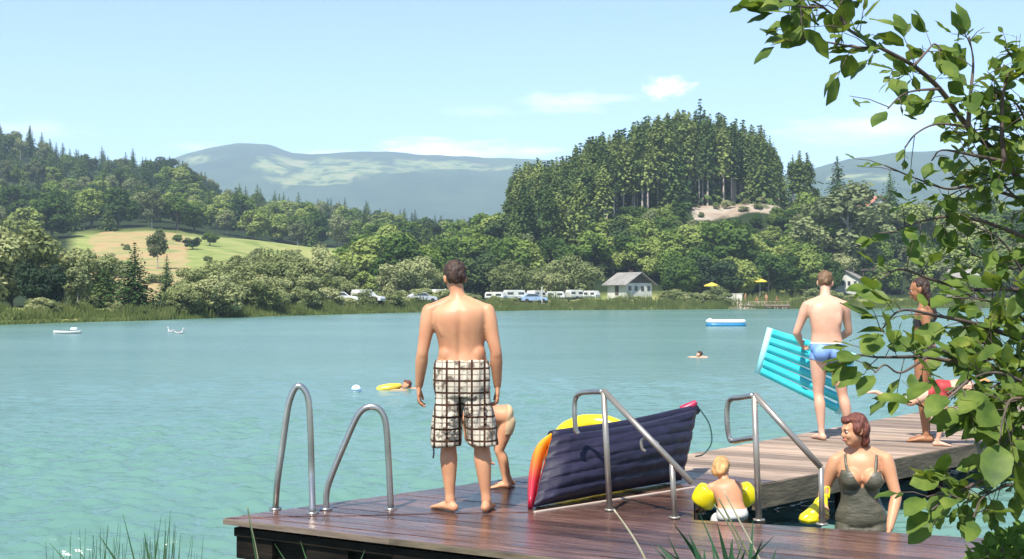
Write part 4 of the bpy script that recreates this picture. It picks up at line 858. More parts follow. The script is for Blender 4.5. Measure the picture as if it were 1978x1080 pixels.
# step edge board between walkway and front part, and the edge of the front deck
n1 = nrm(C0, C1)
pale = noisy('pale_edge_board', (.42, .33, .27), (.5, .41, .34), 3, .6)
q = MB(); beam(q, off(C0, n1, .014), off(C1, n1, .014), .024, .034, DZ - .014); par(q.build('edge_board', pale, None, bevel=.003))
q = MB(); beam(q, off(A1, nrm(A0, A1), .012), off(A3, nrm(A1, A3), .012), .02, .036, DZ - .005 - .019); par(q.build('edge_board', FASC, None)); q = MB(); beam(q, off(A0, nrm(A0, A1), .012), off(A1, nrm(A0, A1), .012), .02, .036, DZ - .005 - .019); par(q.build('edge_board', WOOD, None))
q = MB(); nd = nrm(D0, D2); beam(q, off(D0, nd, .014), off(D2, nd, .014), .024, .19, DZ - .1); par(q.build('fascia', FASC, None))
q = MB(); nc = nrm(C3, C4); beam(q, off(C3, nc, -.03), off(C5, nc, -.03), .03, .05, DZ - .085); par(q.build('edge_board', FASC, None))
# bearers under the front edge with gaps through which the water shows
q = MB(); na = nrm(A0, A1)
def lerp2(a, b_, t): return (a[0] + (b_[0] - a[0]) * t, a[1] + (b_[1] - a[1]) * t)
a_ = off(lerp2(A0, A1, .04), na, -.06)
beam(q, a_, off(A1, na, -.06), .07, .06, DZ - .096); beam(q, off(A1, na, -.06), off(A3, na, -.06), .07, .075, DZ - .104)
for t0, t1 in ((.04, .27), (.48, .73), (.98, 1.9), (2.0, 4)):
    pa = lerp2(A0, A1, t0) if t0 <= 1 else lerp2(A1, A2, t0 - 1); pb = lerp2(A0, A1, t1) if t1 <= 1 else lerp2(A1, A2, t1 - 1)
    beam(q, off(pa, na, -.08), off(pb, na, -.08), .06, .16, DZ - .2)
for t in (0, .25, .5, .75, 1):
    pa = lerp2(A0, A2, t * .9 + .05); pb = (pa[0] + ku.x * 2.2, pa[1] + ku.y * 2.2); beam(q, off(pa, na, -.12), pb, .06, .12, DZ - .13)
beam(q, off(lerp2(A0, A1, .06), na, -.14), off(lerp2(A1, A2, 4), na, -.14), .06, .30, .215)  # low dark beam added to stand for shade and plants below the deck
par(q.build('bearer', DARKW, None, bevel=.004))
for p in [off(lerp2(A0, A1, .08), na, -.2), off(lerp2(A0, A1, 1.02), na, -.1), off(lerp2(A1, A2, 1.0), na, -.1), off(lerp2(A1, A2, 2.2), na, -.1), (-.5, 9.9), (1.0, 11.2), off(D0, nd, -.12), off(lerp2(D0, D1, .38), nd, -.12), off(lerp2(D0, D1, .8), nd, -.12), off(D1, nd, -.9), off(D2, nd, -.2), (2.4, 12.6), (4.5, 14.6), (C2[0] - .1, C2[1] - .1), off(C4, nc, .15), (C0[0] + .2, C0[1] - .3)]:
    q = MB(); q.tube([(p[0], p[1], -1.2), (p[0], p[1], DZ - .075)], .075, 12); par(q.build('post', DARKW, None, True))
q = MB(); beam(q, off(D0, nd, -.3), off(D2, nd, -.3), .1, .14, DZ - .15); beam(q, off(D0, nd, -1.5), off(D2, nd, -1.5), .1, .14, DZ - .15); beam(q, (A0[0] + .5, A0[1] + .2), B1, .1, .14, DZ - .15)
beam(q, C1, (C2[0], C2[1] + .1), .08, .14, DZ - .12)
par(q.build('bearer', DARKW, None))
q = MB(); 
for (x0, x1, y, z) in ((1.40, 1.9, 8.98, .0), (1.40, 1.9, 9.25, -.18)):
    q.box(((x0 + x1) / 2, y, z), (x1 - x0, .26, .035))
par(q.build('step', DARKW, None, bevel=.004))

# ------------------------------------------------------------------ rails
STEEL = noisy('stainless_steel', (.42, .41, .38), (.34, .33, .31), 6, .28, metal=.85); STEEL2 = noisy('painted_rail', (.36, .33, .29), (.28, .25, .21), 5, .35, metal=.6)
def rail_h(px0, py0, px1, py1, top, label, lean, r=.023):
    a = G(px0, py0, DZ); b_ = G(px1, py1, DZ); t = empty('ladder_rail', ((a.x + b_.x) / 2, (a.y + b_.y) / 2, DZ)); tag(t, label, 'handrail', 'chrome ladder rails at the dock corner')
    o = t.location; D = (a.y + b_.y) / 2; pts = [P(x, y, D + dy) for x, y, dy in top]; c = [a - o] + [p - o for p in pts] + [b_ - o]
    q = MB(); q.tube(spline([tuple(v) for v in c], 7), r, 12); q.build('tube', STEEL, t, True)
    for v in (a, b_): q = MB(); q.tube([v - o + V3((0, 0, -.004)), v - o + V3((0, 0, .012))], .045, 16); q.build('flange', STEEL, t, True)
rail_h(532, 984, 604, 992, [(536, 930, 0), (546, 860, 0), (556, 790, 0), (566, 757, 0), (576, 746, 0), (587, 752, 0), (596, 775, 0), (600, 840, 0), (602, 920, 0)], 'left one of two bent steel ladder rails at the dock corner, tall and narrow', 0)
rail_h(630, 984, 755, 984, [(631, 950, 0), (642, 915, 0), (667, 855, 0), (688, 808, 0), (703, 790, 0), (722, 786, 0), (738, 797, 0), (746, 825, 0), (751, 900, 0)], 'right one of two bent steel ladder rails at the dock corner, low and wide', 0)
def stair_rail(name_label, base1, top1, loop, base2, join2):
    a = G(base1[0], base1[1], DZ); b_ = G(base2[0], base2[1], DZ); t = empty('stair_rail', (a.x, a.y, DZ)); tag(t, name_label, 'handrail', 'grey stair rails at the gap in the dock'); o = V3((a.x, a.y, DZ))
    Da, Db = a.y, b_.y; tp = P(top1[0], top1[1], Da); q = MB(); q.tube([a - o, tp - o], .021, 12); q.build('post', STEEL2, t, True)
    j = P(join2[0], join2[1], Db); q = MB(); q.tube([b_ - o, j - o], .019, 12); q.build('post', STEEL2, t, True)
    q = MB(); q.tube([tp - o + V3((0, 0, .01)), j - o + (j - tp).normalized() * .2 * (1 if join2[2] else 0)], .021, 12); q.build('handrail', STEEL2, t, True)
    c = [P(x, y, Da + dy) - o for x, y, dy in loop]
    q = MB(); q.tube(spline([tuple(v) for v in c], 6), .019, 10); q.build('loop', STEEL, t, True)
    for v in (a, b_): q = MB(); q.tube([v - o, v - o + V3((0, 0, .012))], .04, 14); q.build('flange', STEEL2, t, True)
    return t, o
t, o = stair_rail('sloping steel stair rail in front of the navy float', (1178, 986), (1166, 757), [(1164, 757, 0), (1140, 757, .1), (1120, 760, .2), (1111, 772, .25), (1110, 800, .25), (1112, 830, .25), (1117, 838, .25)], (1303, 1001), (1298, 893, 1))
q = MB(); c = [P(x, y, 8.75) - o for x, y in ((1272, 858), (1256, 848), (1240, 849), (1240, 866), (1247, 872))]; q.tube(spline([tuple(v) for v in c], 4), .011, 8); q.build('hook', STEEL2, t, True)
stair_rail('sloping steel stair rail between the small child and the woman in the swimsuit', (1466, 1006), (1457, 764), [(1455, 764, 0), (1430, 768, .12), (1412, 771, .25), (1405, 785, .28), (1405, 820, .28), (1409, 845, .28), (1416, 852, .25), (1440, 848, .1), (1460, 845, 0)], (1588, 1014), (1586, 903, 0))

# ------------------------------------------------------------------ things on the dock
def vertex_ramp(name, stops, axis=2, lo=0, hi=1, rough=.35):
    m_ = mat(name, rough=rough); b_ = m_.node_tree.nodes['Principled BSDF']; t_ = nn(m_, 'ShaderNodeTexCoord'); s_ = nn(m_, 'ShaderNodeSeparateXYZ'); lk(m_, t_.outputs['Object'], s_.inputs[0])
    mr = nn(m_, 'ShaderNodeMapRange'); mr.inputs['From Min'].default_value = lo; mr.inputs['From Max'].default_value = hi; lk(m_, s_.outputs[axis], mr.inputs['Value']); r = ramp(m_, mr.outputs[0], stops); lk(m_, r.outputs[0], b_.inputs['Base Color']); return m_
NAVY = noisy('navy_fabric', (.010, .009, .022), (.016, .014, .034), 5, .55, bump=.25, spec=.3)
# navy inflatable: a ribbed mattress standing on its long edge, its bright underside turned to the left
def quadmap(c4, u, v): return (c4[0] * (1 - u) + c4[1] * u) * (1 - v) + (c4[3] * (1 - u) + c4[2] * u) * v
bl = G(1030, 987, DZ) + V3((0, .04, .02)); br = P(1316, 944, 10.2); br.z = DZ + .02; tr = P(1345, 790, 10.7); tl = P(1066, 842, 9.35)
cf = [bl, br, tr, tl]; no = (br - bl).cross(tl - bl).normalized()
if no.y > 0: no = -no
nu, nv = 70, 60; base = empty('air_mattress', tuple((bl + br) / 2)); tag(base, 'navy ribbed inflatable mattress standing on its edge, red and yellow underside', 'air mattress'); bo = (bl + br) / 2
def sheet(side):
    vs = []
    for j in range(nv + 1):
        for i in range(nu + 1):
            u, v = i / nu, j / nv; top = 1 + .0 * u
            p = quadmap(cf, u, v); p = p + V3((0, 0, 1)) * (.035 * math.sin(u * math.pi) * -v)
            rib = abs(math.sin(v * math.pi * 6)) ** .45; ed = min(1, min(u, 1 - u) * 14) ** .5 * min(1, min(v, 1 - v) * 16 + .0) ** .5
            th = (.06 + .02 * rib + .13 * math.sin(u * math.pi) * math.sin(v * math.pi)) * ed + .008 * noise.noise(V3((u * 23, v * 5, 4))) + .009 * noise.noise(V3((u * 9, v * 14, side)))
            vs.append(p + no * side * th * 1.0 + no * .03 * math.sin(u * 3.1) - bo)
    fs = [(j * (nu + 1) + i, j * (nu + 1) + i + 1, (j + 1) * (nu + 1) + i + 1, (j + 1) * (nu + 1) + i) for j in range(nv) for i in range(nu)]
    return vs, fs if side > 0 else [f[::-1] for f in fs]
q = MB(); q.add(*sheet(1)); q.build('front_side', NAVY, base, True)
UND = vertex_ramp('bright_underside', [(0, (.40, .01, .04)), (.25, (.5, .02, .03)), (.45, (.65, .14, .01)), (.7, (.75, .36, .01)), (1, (.75, .55, .03))], 2, 0, .7)
q = MB(); q.add(*sheet(-1.15)); q.build('underside', UND, base, True)
# left end panel: the bright side wall seen edge-on
q = MB(); L1 = spline([tuple(bl - bo + V3((-.02, .02, .0))), tuple(bl.lerp(tl, .35) - bo + V3((-.045, .08, 0))), tuple(bl.lerp(tl, .72) - bo + V3((-.05, .1, 0))), tuple(tl - bo + V3((.0, .06, -.02)))], 8); n_ = len(L1)
q.tube(L1, [(.018 + .026 * math.sin(math.pi * i / (n_ - 1)), .06 + .05 * math.sin(math.pi * i / (n_ - 1))) for i in range(n_)], 12, ref=(1, 0, 0)); q.build('side_wall', UND, base, True)
q = MB(); L2 = spline([tuple(tl - bo + V3((0, .02, -.005))), tuple(tl.lerp(tr, .5) - bo + V3((0, .03, -.03))), tuple(tr - bo + V3((0, .03, -.01)))], 10); q.tube(L2, .045, 10); q.build('rim', NAVY, base, True)
tip = P(1345, 776, 10.7) - bo; q = MB(); L3 = spline([tuple(tr - bo + V3((-.12, 0, -.02))), tuple(tr - bo + V3((-.04, 0, .03))), tuple(tip), ], 6); q.tube(L3, [(.05 - .03 * i / (len(L3) - 1)) for i in range(len(L3))], 10); q.build('tip', mat('crimson_vinyl', (.35, .015, .06), .4), base, True)
q = MB(); rp0 = tip + V3((.02, 0, -.05)); q.tube(spline([tuple(rp0), tuple(rp0 + V3((.09, 0, -.14))), tuple(rp0 + V3((.11, .0, -.30))), tuple(rp0 + V3((.04, .0, -.40))), tuple(rp0 + V3((-.03, 0, -.42)))], 6), .006, 6); q.build('grab_line', mat('dark_green_rope', (.02, .07, .06), .8), base, True)
# yellow ring behind it
rc = P(1150, 862, 10.7); q = MB(); N = 40; R0, r0 = .30, .08
vs = []; tilt = Matrix.Rotation(.52, 3, 'X')
for i in range(N):
    for k in range(14):
        a = 2 * math.pi * i / N; b2 = 2 * math.pi * k / 14; rr_ = r0 * (1 + .03 * math.cos(a * 10)); vs.append(tilt @ V3(((R0 + rr_ * math.cos(b2)) * math.cos(a), (R0 + rr_ * math.cos(b2)) * math.sin(a), rr_ * math.sin(b2))))
fs = [(i * 14 + k, i * 14 + (k + 1) % 14, ((i + 1) % N) * 14 + (k + 1) % 14, ((i + 1) % N) * 14 + k) for i in range(N) for k in range(14)]
q.add(vs, [f[::-1] for f in fs]); o = q.build('swim_ring', YEL, None, True); rc.z = DZ + .262; o.location = rc; tag(o, 'yellow inflatable ring leaning behind the navy mattress', 'swim ring')
q = MB(); q.tube([(0, 0, 0), (0, 0, .03)], .012, 8)
# turquoise mattress held by the man
CY = noisy('turquoise_vinyl', (.03, .52, .58), (.06, .60, .66), 4, .25, spec=.6); D = 13.72
c4 = [P(1488, 634, D), P(1648, 682, D), P(1618, 800, D), P(1464, 722, D)]; oc = (c4[0] + c4[2]) / 2
mt_ = empty('air_mattress', tuple(oc)); tag(mt_, 'turquoise ribbed air mattress held by the man in blue trunks', 'air mattress')
for i in range(6):
    v0 = (i + .5) / 6; L_ = [quadmap(c4, u, v0) - oc for u in (.02, .06, .3, .6, .94, .98)]; q = MB()
    q.tube(spline([tuple(p) for p in L_], 4), [(.012 if k in (0, 20) else .044) for k in range(21)], 12); q.build('air_tube', CY, mt_, True)
SEAM = mat('white_turquoise', (.35, .75, .78), .3)
for i, j in ((0, 3), (1, 2)): q = MB(); q.tube([c4[i] - oc, c4[j] - oc], .035, 10); q.build('end_seam', SEAM, mt_, True)
# yellow bag in the woman's hand
c = P(1566, 985, 8.62); q = MB(); rings = []
for i in range(9):
    t = i / 8; w = .118 * (1 - t * .8) * min(1, .55 + t * 3); rings.append((V3((t * .1, 0, -.09 + t * .2)), V3((w, 0, 0)), V3((0, w * .6, 0))))
loft(q, rings, 24, 2.6); me = remesh(q, .008, 3)
for v in me.vertices: v.co += v.normal * .01 * noise.noise(v.co * 22)
bag = link('bucket_bag', me, YEL, smooth=True, loc=c); tag(bag, 'bright yellow crumpled beach bag held by the woman beside the stair rail post', 'bag')
hp = V3((c.x + .06, c.y, c.z + .11)); q = MB(); q.tube(spline([(.09, 0, .09), (.10, 0, .15), (.13, 0, .15), (.125, 0, .08)], 6), .006, 8); q.build('handle', YEL, bag, True)
# thin line across the wet boards
# ------------------------------------------------------------------ things on the water
def hull(L_, w, h, sheer=.1, n=24, k=9):
    q = MB(); vs = []
    for i in range(n + 1):
        t = i / n * 2 - 1; ww = w / 2 * (1 - abs(t) ** 2.6) + .02; zz = h + sheer * t * t
        for j in range(k + 1):
            a = math.pi * (j / k - .5); vs.append((t * L_ / 2, math.sin(a) * ww, zz - (math.cos(a)) * (h + .08)))
    fs = [(i * (k + 1) + j, (i + 1) * (k + 1) + j, (i + 1) * (k + 1) + j + 1, i * (k + 1) + j + 1) for i in range(n) for j in range(k)]
    q.add(vs, [f[::-1] for f in fs]); return q
WHITE = mat('white_paint', (.5, .5, .47), .5); BLUEV = mat('blue_vinyl', (.02, .17, .34), .35); WHV = mat('white_vinyl', (.72, .8, .82), .35)
b0 = G(130, 645); r = empty('rowing_boat', b0, .08); tag(r, 'small white rowing boat near the left shore', 'boat')
q = hull(1.5, .6, .14, .05); o = q.build('hull', WHITE, r, True); o.modifiers.new('t', 'SOLIDIFY').thickness = .03
q = MB(); q.box((.1, 0, .14), (.2, .6, .03)); q.build('seat', mat('brown_seat', (.16, .1, .06), .6), r)
q = MB(); q.box((.35, .05, .27), (.35, .25, .14)); q.build('bundle', WHV, r, bevel=.04)
b0 = G(1402, 630); r = empty('inflatable_boat', b0, -.02); tag(r, 'long blue and white inflatable boat out on the water', 'boat')
def ringtube(L_, w, r_, z):
    p = []; 
    for i in range(48):
        a = 2 * math.pi * i / 48; p.append((L_ / 2 * abs(math.cos(a)) ** .45 * (1 if math.cos(a) > 0 else -1), w / 2 * abs(math.sin(a)) ** .7 * (1 if math.sin(a) > 0 else -1), z))
    q = MB(); q.tube(p + [p[0], p[1]], r_, 10, cap=False); return q
ringtube(2.5, 1.0, .15, .08).build('lower_tube', BLUEV, r, True); ringtube(2.5, 1.0, .13, .33).build('upper_tube', WHV, r, True)
q = MB(); q.box((0, 0, .1), (2.1, .7, .04)); q.build('floor', BLUEV, r)
q = MB(); q.ell((-1.1, 0, .47), (.12, .4, .08)); q.build('cushion', WHV, r, True)
c = G(752, 752); q = MB(); q.tube(spline([(-.27, 0, -.0), (-.2, 0, .02), (0, 0, .035), (.15, 0, .05), (.27, 0, .07)], 4), [(.03 + .06 * math.sin(math.pi * (i + 1) / 18), .05 + .1 * math.sin(math.pi * (i + 1) / 18)) for i in range(17)], 12, ref=(0, 0, 1)); o = q.build('swim_float', noisy('orange_yellow_vinyl', (.75, .6, .05), (.7, .35, .03), 6, .35), None, True); o.location = c; o.rotation_euler = (0, -.05, .1)
tag(o, 'yellow and orange float lying on the water in front of the swimmer', 'float')
c = G(688, 757); q = MB(); q.ell((0, 0, .05), (.10, .10, .10), n=20, mm=14); bl_ = q.build('beach_ball', mat('white_ball', (.75, .8, .85), .3), None, True); bl_.location = c; tag(bl_, 'small white and blue ball floating left of the yellow float', 'ball')
q = MB(); q.tube([(.1004 * math.cos(a), .1004 * math.sin(a), .05) for a in [i * math.pi / 12 for i in range(25)]], (.012), 6, cap=False); q.build('stripe', mat('blue_stripe', (.1, .3, .6), .3), bl_, True)
def duck(px, py, rz, lab):
    c = G(px, py); q = MB(); q.ell((0, 0, .06), (.22, .11, .1)); q.ell((-.2, 0, .1), (.09, .05, .045), Matrix.Rotation(.5, 3, 'Y')); chain(q, [(.14, 0, .08), (.2, 0, .18), (.21, 0, .26)], [.05, .035, .035], 10, 4); q.ell((.225, 0, .29), (.06, .045, .045))
    me = remesh(q, .016, 3); o = link('duck', me, mat('white_feathers', (.42, .42, .41), .8), smooth=True, loc=c); o.rotation_euler = (0, 0, rz); tag(o, lab, 'duck', 'water birds near the left shore')
    q = MB(); q.tube([(.27, 0, .285), (.34, 0, .275)], [(.012, .02), (.006, .012)], 8); q.build('beak', mat('beak', (.6, .3, .05), .5), o, True)
    q = MB(); q.ell((-.03, 0, .115), (.17, .1, .06)); q.build('wing', mat('grey_feathers', (.16, .16, .17), .8), o, True)
duck(330, 642, 2.6, 'left one of two white and grey water birds near the left shore'); duck(346, 645, .3, 'right one of two white and grey water birds near the left shore')
# ------------------------------------------------------------------ buildings and camp on the far shore
def at_(px, t): return ground(px, Ds(px) + t)
ROOFG = noisy('grey_roof', (.17, .16, .14), (.25, .235, .21), .8, .8); ROOFR = noisy('red_tiles', (.34, .12, .08), (.45, .19, .13), .8, .8); WALLW = noisy('whitewash', (.42, .42, .36), (.56, .55, .48), .6, .8); DKW = noisy('dark_boarding', (.05, .035, .025), (.09, .065, .045), .8, .8, stretch=(6, 1, 1)); GLASS = mat('window_glass', (.03, .04, .05), .1)
def house(px, t, w, d, hw, hr, rz, label, wall, roof, gable, nm='house', cat='house', dz=0, over=.5, windows=4):
    b = at_(px, t); b.z += dz; r = empty(nm, b, rz); tag(r, label, cat)
    q = MB(); q.box((0, 0, hw / 2 - .5), (w, d, hw + 1)); q.build('wall', wall, r)
    q = MB(); q.add([(-w / 2, -d / 2, hw), (w / 2, -d / 2, hw), (0, -d / 2, hw + hr), (-w / 2, d / 2, hw), (w / 2, d / 2, hw), (0, d / 2, hw + hr)], [(0, 1, 2), (5, 4, 3), (0, 2, 5, 3), (1, 4, 5, 2), (0, 3, 4, 1)]); q.build('gable', gable, r)
    ow = w / 2 + over; zo = hw - over * hr / (w / 2); th = .12; q = MB()
    for s_ in (-1, 1):
        A_ = [(0, -d / 2 - over, hw + hr + .03), (s_ * ow, -d / 2 - over, zo + .03), (s_ * ow, d / 2 + over, zo + .03), (0, d / 2 + over, hw + hr + .03)]
        vs = A_ + [(x, y, z + th) for x, y, z in A_]; fs = [(0, 1, 2, 3), (7, 6, 5, 4), (0, 4, 5, 1), (1, 5, 6, 2), (2, 6, 7, 3), (3, 7, 4, 0)]; q.add(vs, fs if s_ > 0 else [f[::-1] for f in fs])
    ro = q.build('roof', roof, r); q = MB(); q.box((w * .15, d * .1, hw + hr * .8 + .4), (.5, .5, .9)); q.build('chimney', DKW, ro)
    for i in range(windows):
        x = -w / 2 + (i + .5) * w / windows; q = MB(); q.box((x, -d / 2 - .02, hw * .55), (w / windows * .45, .08, hw * .38)); f = q.build('window', WALLW if wall is DKW else DKW, r); q = MB(); q.box((x, -d / 2 - .05, hw * .55), (w / windows * .36, .05, hw * .3)); q.build('pane', GLASS, f)
    q = MB(); q.box((-w / 2 - .02, 0, 1), (.08, .9, 2)); q.build('door', DKW, r)
    return r
house(1216, 13, 5.6, 5, 2.0, 1.7, .62, 'low white-walled chalet with a broad grey roof on the far shore', WALLW, ROOFG, DKW, dz=1.1, over=.7)
house(1680, 98, 9, 8, 4, 3, .4, 'house with a reddish tiled roof among the trees on the right', WALLW, ROOFR, WALLW, dz=2)
house(1640, 34, 5, 5, 2.2, 1.5, -.5, 'small grey-roofed house behind the head of the man in blue trunks', WALLW, ROOFG, WALLW, dz=.5)
house(1865, 26, 6, 6, 3, 2, .9, 'grey stone hut at the shore near the right edge', noisy('grey_stone', (.22, .2, .19), (.3, .28, .26), 2, .9), ROOFG, DKW, 'hut', 'hut', dz=.5)
r = empty('shelter', at_(1700, 34)); tag(r, 'long open shelter with a flat dark roof on the right bank', 'shelter'); q = MB(); q.box((0, 0, 4.6), (9, 4, .35)); q.box((0, 0, 4.85), (8.4, 3.4, .2)); q.build('roof', DKW, r)
for x in (-4, -1.4, 1.4, 4):
    q = MB(); q.box((x, -1.7, 2.1), (.22, .22, 4.8)); q.build('post', DKW, r)
q = MB(); q.box((0, 1.6, 1.8), (8.4, .15, 4.2)); q.build('back_wall', DKW, r)
# pale house above the slope (mostly behind trees)
house(1528, 80, 4, 4, 4, 1.2, .9, 'pale grey house half hidden by the trees right of the bare slope', (GR := noisy('pale_render', (.26, .25, .22), (.34, .32, .29), .5, .8)), ROOFG, GR, dz=-2, windows=2)
CREAM = noisy('cream_panels', (.42, .42, .37), (.58, .58, .53), .8, .6); TYRE = mat('tyre', (.02, .02, .02), .8)
def caravan(px, t, w, lab, rz=0, h=1.9, stripe=(.2, .25, .3)):
    b = at_(px, t); b.z += .55; r = empty('caravan', b, rz); tag(r, lab, 'caravan', 'caravans on the campsite'); q = MB()
    pr = [(-w / 2, .35), (w / 2, .35), (w / 2, h * .55), (w / 2 - .35, h), (-w / 2 + .2, h), (-w / 2, h * .75)]; n = len(pr)
    q.add([(x, -1, z) for x, z in pr] + [(x, 1, z) for x, z in pr], [tuple(range(n)), tuple(range(2 * n - 1, n - 1, -1))] + [(i, i + n, (i + 1) % n + n, (i + 1) % n) for i in range(n)]); q.build('body', CREAM, r, bevel=.06)
    for x in (-w * .27, w * .24): q = MB(); q.box((x, -1.01, h * .68), (w * .28, .04, h * .22)); q.build('window', GLASS, r)
    q = MB(); q.box((0, -1.01, h * .36), (w * .94, .03, .1)); q.build('stripe', mat('stripe', stripe, .5), r)
    q = MB(); q.tube([(0, -1.02, .25), (0, -.8, .25)], .28, 14); q.build('wheel', TYRE, r)
    q = MB(); q.bar((w / 2, 0, .35), (w / 2 + .6, 0, .3), .08, .08); q.build('tow_bar', TYRE, r)
LB = ['leftmost caravan of the row behind the standing man', 'cream caravan right of the head of the standing man', 'long white caravan behind the parked blue car', 'white caravan with a low roof left of the white pole', 'white caravan in the middle of the row right of the pole', 'pale caravan second from the right of the row', 'rightmost caravan of the row, nearest to the chalet', 'white caravan glimpsed among the willows left of the standing man']
for (px, t, w, rz), lab in zip([(850, 9, 2.6, .5), (958, 8, 3.0, -.3), (994, 9.5, 3.4, .25), (1036, 11, 2.6, .7), (1074, 8, 3.0, -.15), (1110, 12, 2.6, .4), (1143, 9, 2.3, -.5), (700, 9, 2.4, .6)], LB): caravan(px, t, w, lab, rz, 1.25 + .4 * abs(math.sin(px)))
def car(px, t, col, lab, rz):
    b = at_(px, t); b.z += .35; r = empty('parked_car', b, rz); tag(r, lab, 'car', 'cars parked on the campsite'); PM = mat('car_paint', col, .3); q = MB()
    def prism(pr, y): n = len(pr); q_ = MB(); q_.add([(x, -y, z) for x, z in pr] + [(x, y, z) for x, z in pr], [tuple(range(n)), tuple(range(2 * n - 1, n - 1, -1))] + [(i, i + n, (i + 1) % n + n, (i + 1) % n) for i in range(n)]); return q_
    prism([(-2, .3), (2, .3), (2.05, .6), (1.9, .8), (.9, .95), (.35, 1.4), (-1.1, 1.42), (-1.75, .98), (-2.05, .85)], .82).build('body', PM, r, bevel=.05)
    prism([(.75, .98), (.3, 1.34), (-1.0, 1.36), (-1.5, .98)], .84).build('windows', GLASS, r)
    for x in (-1.25, 1.3):
        for y in (-.8, .8): q = MB(); q.tube([(x, y - .1, .3), (x, y + .1, .3)], .32, 14); q.build('wheel', TYRE, r)
for px, t, c_, lab, rz in ((1032, 4.5, (.25, .35, .5), 'blue-grey car parked in front of the caravans left of the white pole', .1), (815, 6, (.45, .47, .5), 'silver car parked at the shore left of the standing man', .4), (1300, 9, (.6, .6, .6), 'white car parked right of the chalet', 0), (712, 5.5, (.5, .5, .5), 'grey car among the bushes left of the campsite', -.3), (660, 7, (.6, .6, .58), 'white car leftmost among the bushes by the shore', .1)): car(px, t, c_, lab, rz)
b = at_(1047, 1); q = MB(); q.tube([(0, 0, -1), (0, 0, 3.1)], .07, 8); q.tube([(0, 0, 3.1), (.02, 0, 3.3)], .1, 8); o = q.build('pole', WHITE, None); o.location = b; tag(o, 'thin white pole standing at the far waterline', 'pole')
def parasol(px, t, h, r_, lab):
    b = at_(px, t); r = empty('parasol', b); tag(r, lab, 'parasol', 'yellow parasols at the bathing place'); q = MB(); n = 8; vs = [(0, 0, h)] + [(r_ * math.cos(2 * math.pi * i / n), r_ * math.sin(2 * math.pi * i / n), h - r_ * .38) for i in range(n)] + [(r_ * math.cos(2 * math.pi * i / n), r_ * math.sin(2 * math.pi * i / n), h - r_ * .38 - .18) for i in range(n)]
    q.add(vs, [(0, 1 + i, 1 + (i + 1) % n) for i in range(n)] + [(1 + i, 1 + n + i, 1 + n + (i + 1) % n, 1 + (i + 1) % n) for i in range(n)]); q.build('canopy', mat('yellow_canvas', (.68, .5, .06), .8), r)
    q = MB(); q.tube([(0, 0, -.3), (0, 0, h)], .04, 8); q.build('pole', WHITE, r)
parasol(1375, 19, 3.3, 1.45, 'larger yellow parasol right of the chalet'); parasol(1468, 20, 3.9, 1.4, 'flatter yellow parasol above the sandy bathing place')
b = at_(1393, 13); q = MB(); q.box((0, 0, .2), (7.5, .3, 1.2)); q.box((0, 0, .86), (7.8, .4, .12)); o = q.build('low_wall', noisy('pale_concrete', (.5, .48, .38), (.6, .58, .48), 1, .8), None); o.location = b + V3((0, 0, .5)); tag(o, 'long low pale wall below the larger yellow parasol', 'wall')
b = at_(1478, 0); q = MB(); q.box((0, -.6, .45), (8.5, .18, .3)); q.build('edge', DKW, (r := empty('jetty', b))); tag(r, 'long dark-edged bathing jetty at the sandy place', 'jetty')
q = MB(); q.box((0, 0, .63), (8.3, 1.3, .06)); q.build('deck', noisy('pale_planks', (.42, .34, .26), (.5, .42, .33), 1, .8), r)  # deck boards in a plain pale wood colour
for x in (-4, -1.3, 1.3, 4): q = MB(); q.tube([(x, -.4, -1), (x, -.4, .6)], .09, 8); q.build('post', DKW, r)
# people resting at the bathing place (a few pixels each)
for i, (px, t, lab, mt2) in enumerate([(1440, 5, 'leftmost tiny bather on the sand across the lake', SKIN), (1462, 6, 'tiny bather second from the left on the sand across the lake', TAN), (1480, 4.5, 'tiny bather in the middle of the sand across the lake', SKIN), (1500, 6, 'rightmost tiny bather on the sand across the lake', TAN)]):
    b = at_(px, t); q = MB(); h = 1.0 if i % 2 else 1.6
    torso(q, (0, 0, h - .75), (0, 0, h - .5), (0, 0, h - .28), (1, 0, 0), (1, 0, 0), 1, MALE); q.ell((0, 0, h - .12), (.09, .1, .12)); chain(q, [(0, 0, h - .3), (0, 0, h - .15)], [.055, .05])
    for x in (-1, 1):
        arm(q, ((x * .18, 0, h - .36), (x * .26, .05, h - .62), (x * .2, .2, h - .8)), 1)
        leg(q, ((x * .09, 0, h - .75), (x * .1, .03 if h > 1.2 else .4, .45), (x * .1, 0 if h > 1.2 else .45, .06)), (0, 1, 0), 1); foot(q, (x * .1, 0 if h > 1.2 else .45, .08), (0, 1, 0))
    o = link('person', remesh(q, .02, 2), mt2, smooth=True, loc=b); o.rotation_euler = (0, 0, i * 1.3 + 1); tag(o, lab, 'person', 'bathers on the far sand')

# ------------------------------------------------------------------ near bank, grasses, overhanging tree
V = []; nx_, ny_ = 60, 30
for i in range(nx_ + 1):
    for j in range(ny_ + 1):
        x = -14 + 34 * i / nx_; y = -14 + 18.2 * j / ny_; e = 3.3 + .5 * math.sin(x * .9) + .25 * math.sin(x * 2.3 + 1) + max(0, x - 2.5) * .9; t = e - y
        z = -.5 + sst(-.9, 1.6, t) * .88 + .1 * noise.noise(V3((x * .8, y * .8, 0))) + sst(2, 9, t) * .4; V.append((x, min(y, 4.2) if x < 2.5 else y + max(0, (x - 2.5)) * .6 * (j / ny_), z))
me = mesh_np('bank', V, [(i * (ny_ + 1) + j, (i + 1) * (ny_ + 1) + j, (i + 1) * (ny_ + 1) + j + 1, i * (ny_ + 1) + j + 1) for i in range(nx_) for j in range(ny_)])
tag(link('bank', me, noisy('bank_soil', (.05, .06, .025), (.12, .13, .05), 2, .9, bump=.6), smooth=True), kind='structure')
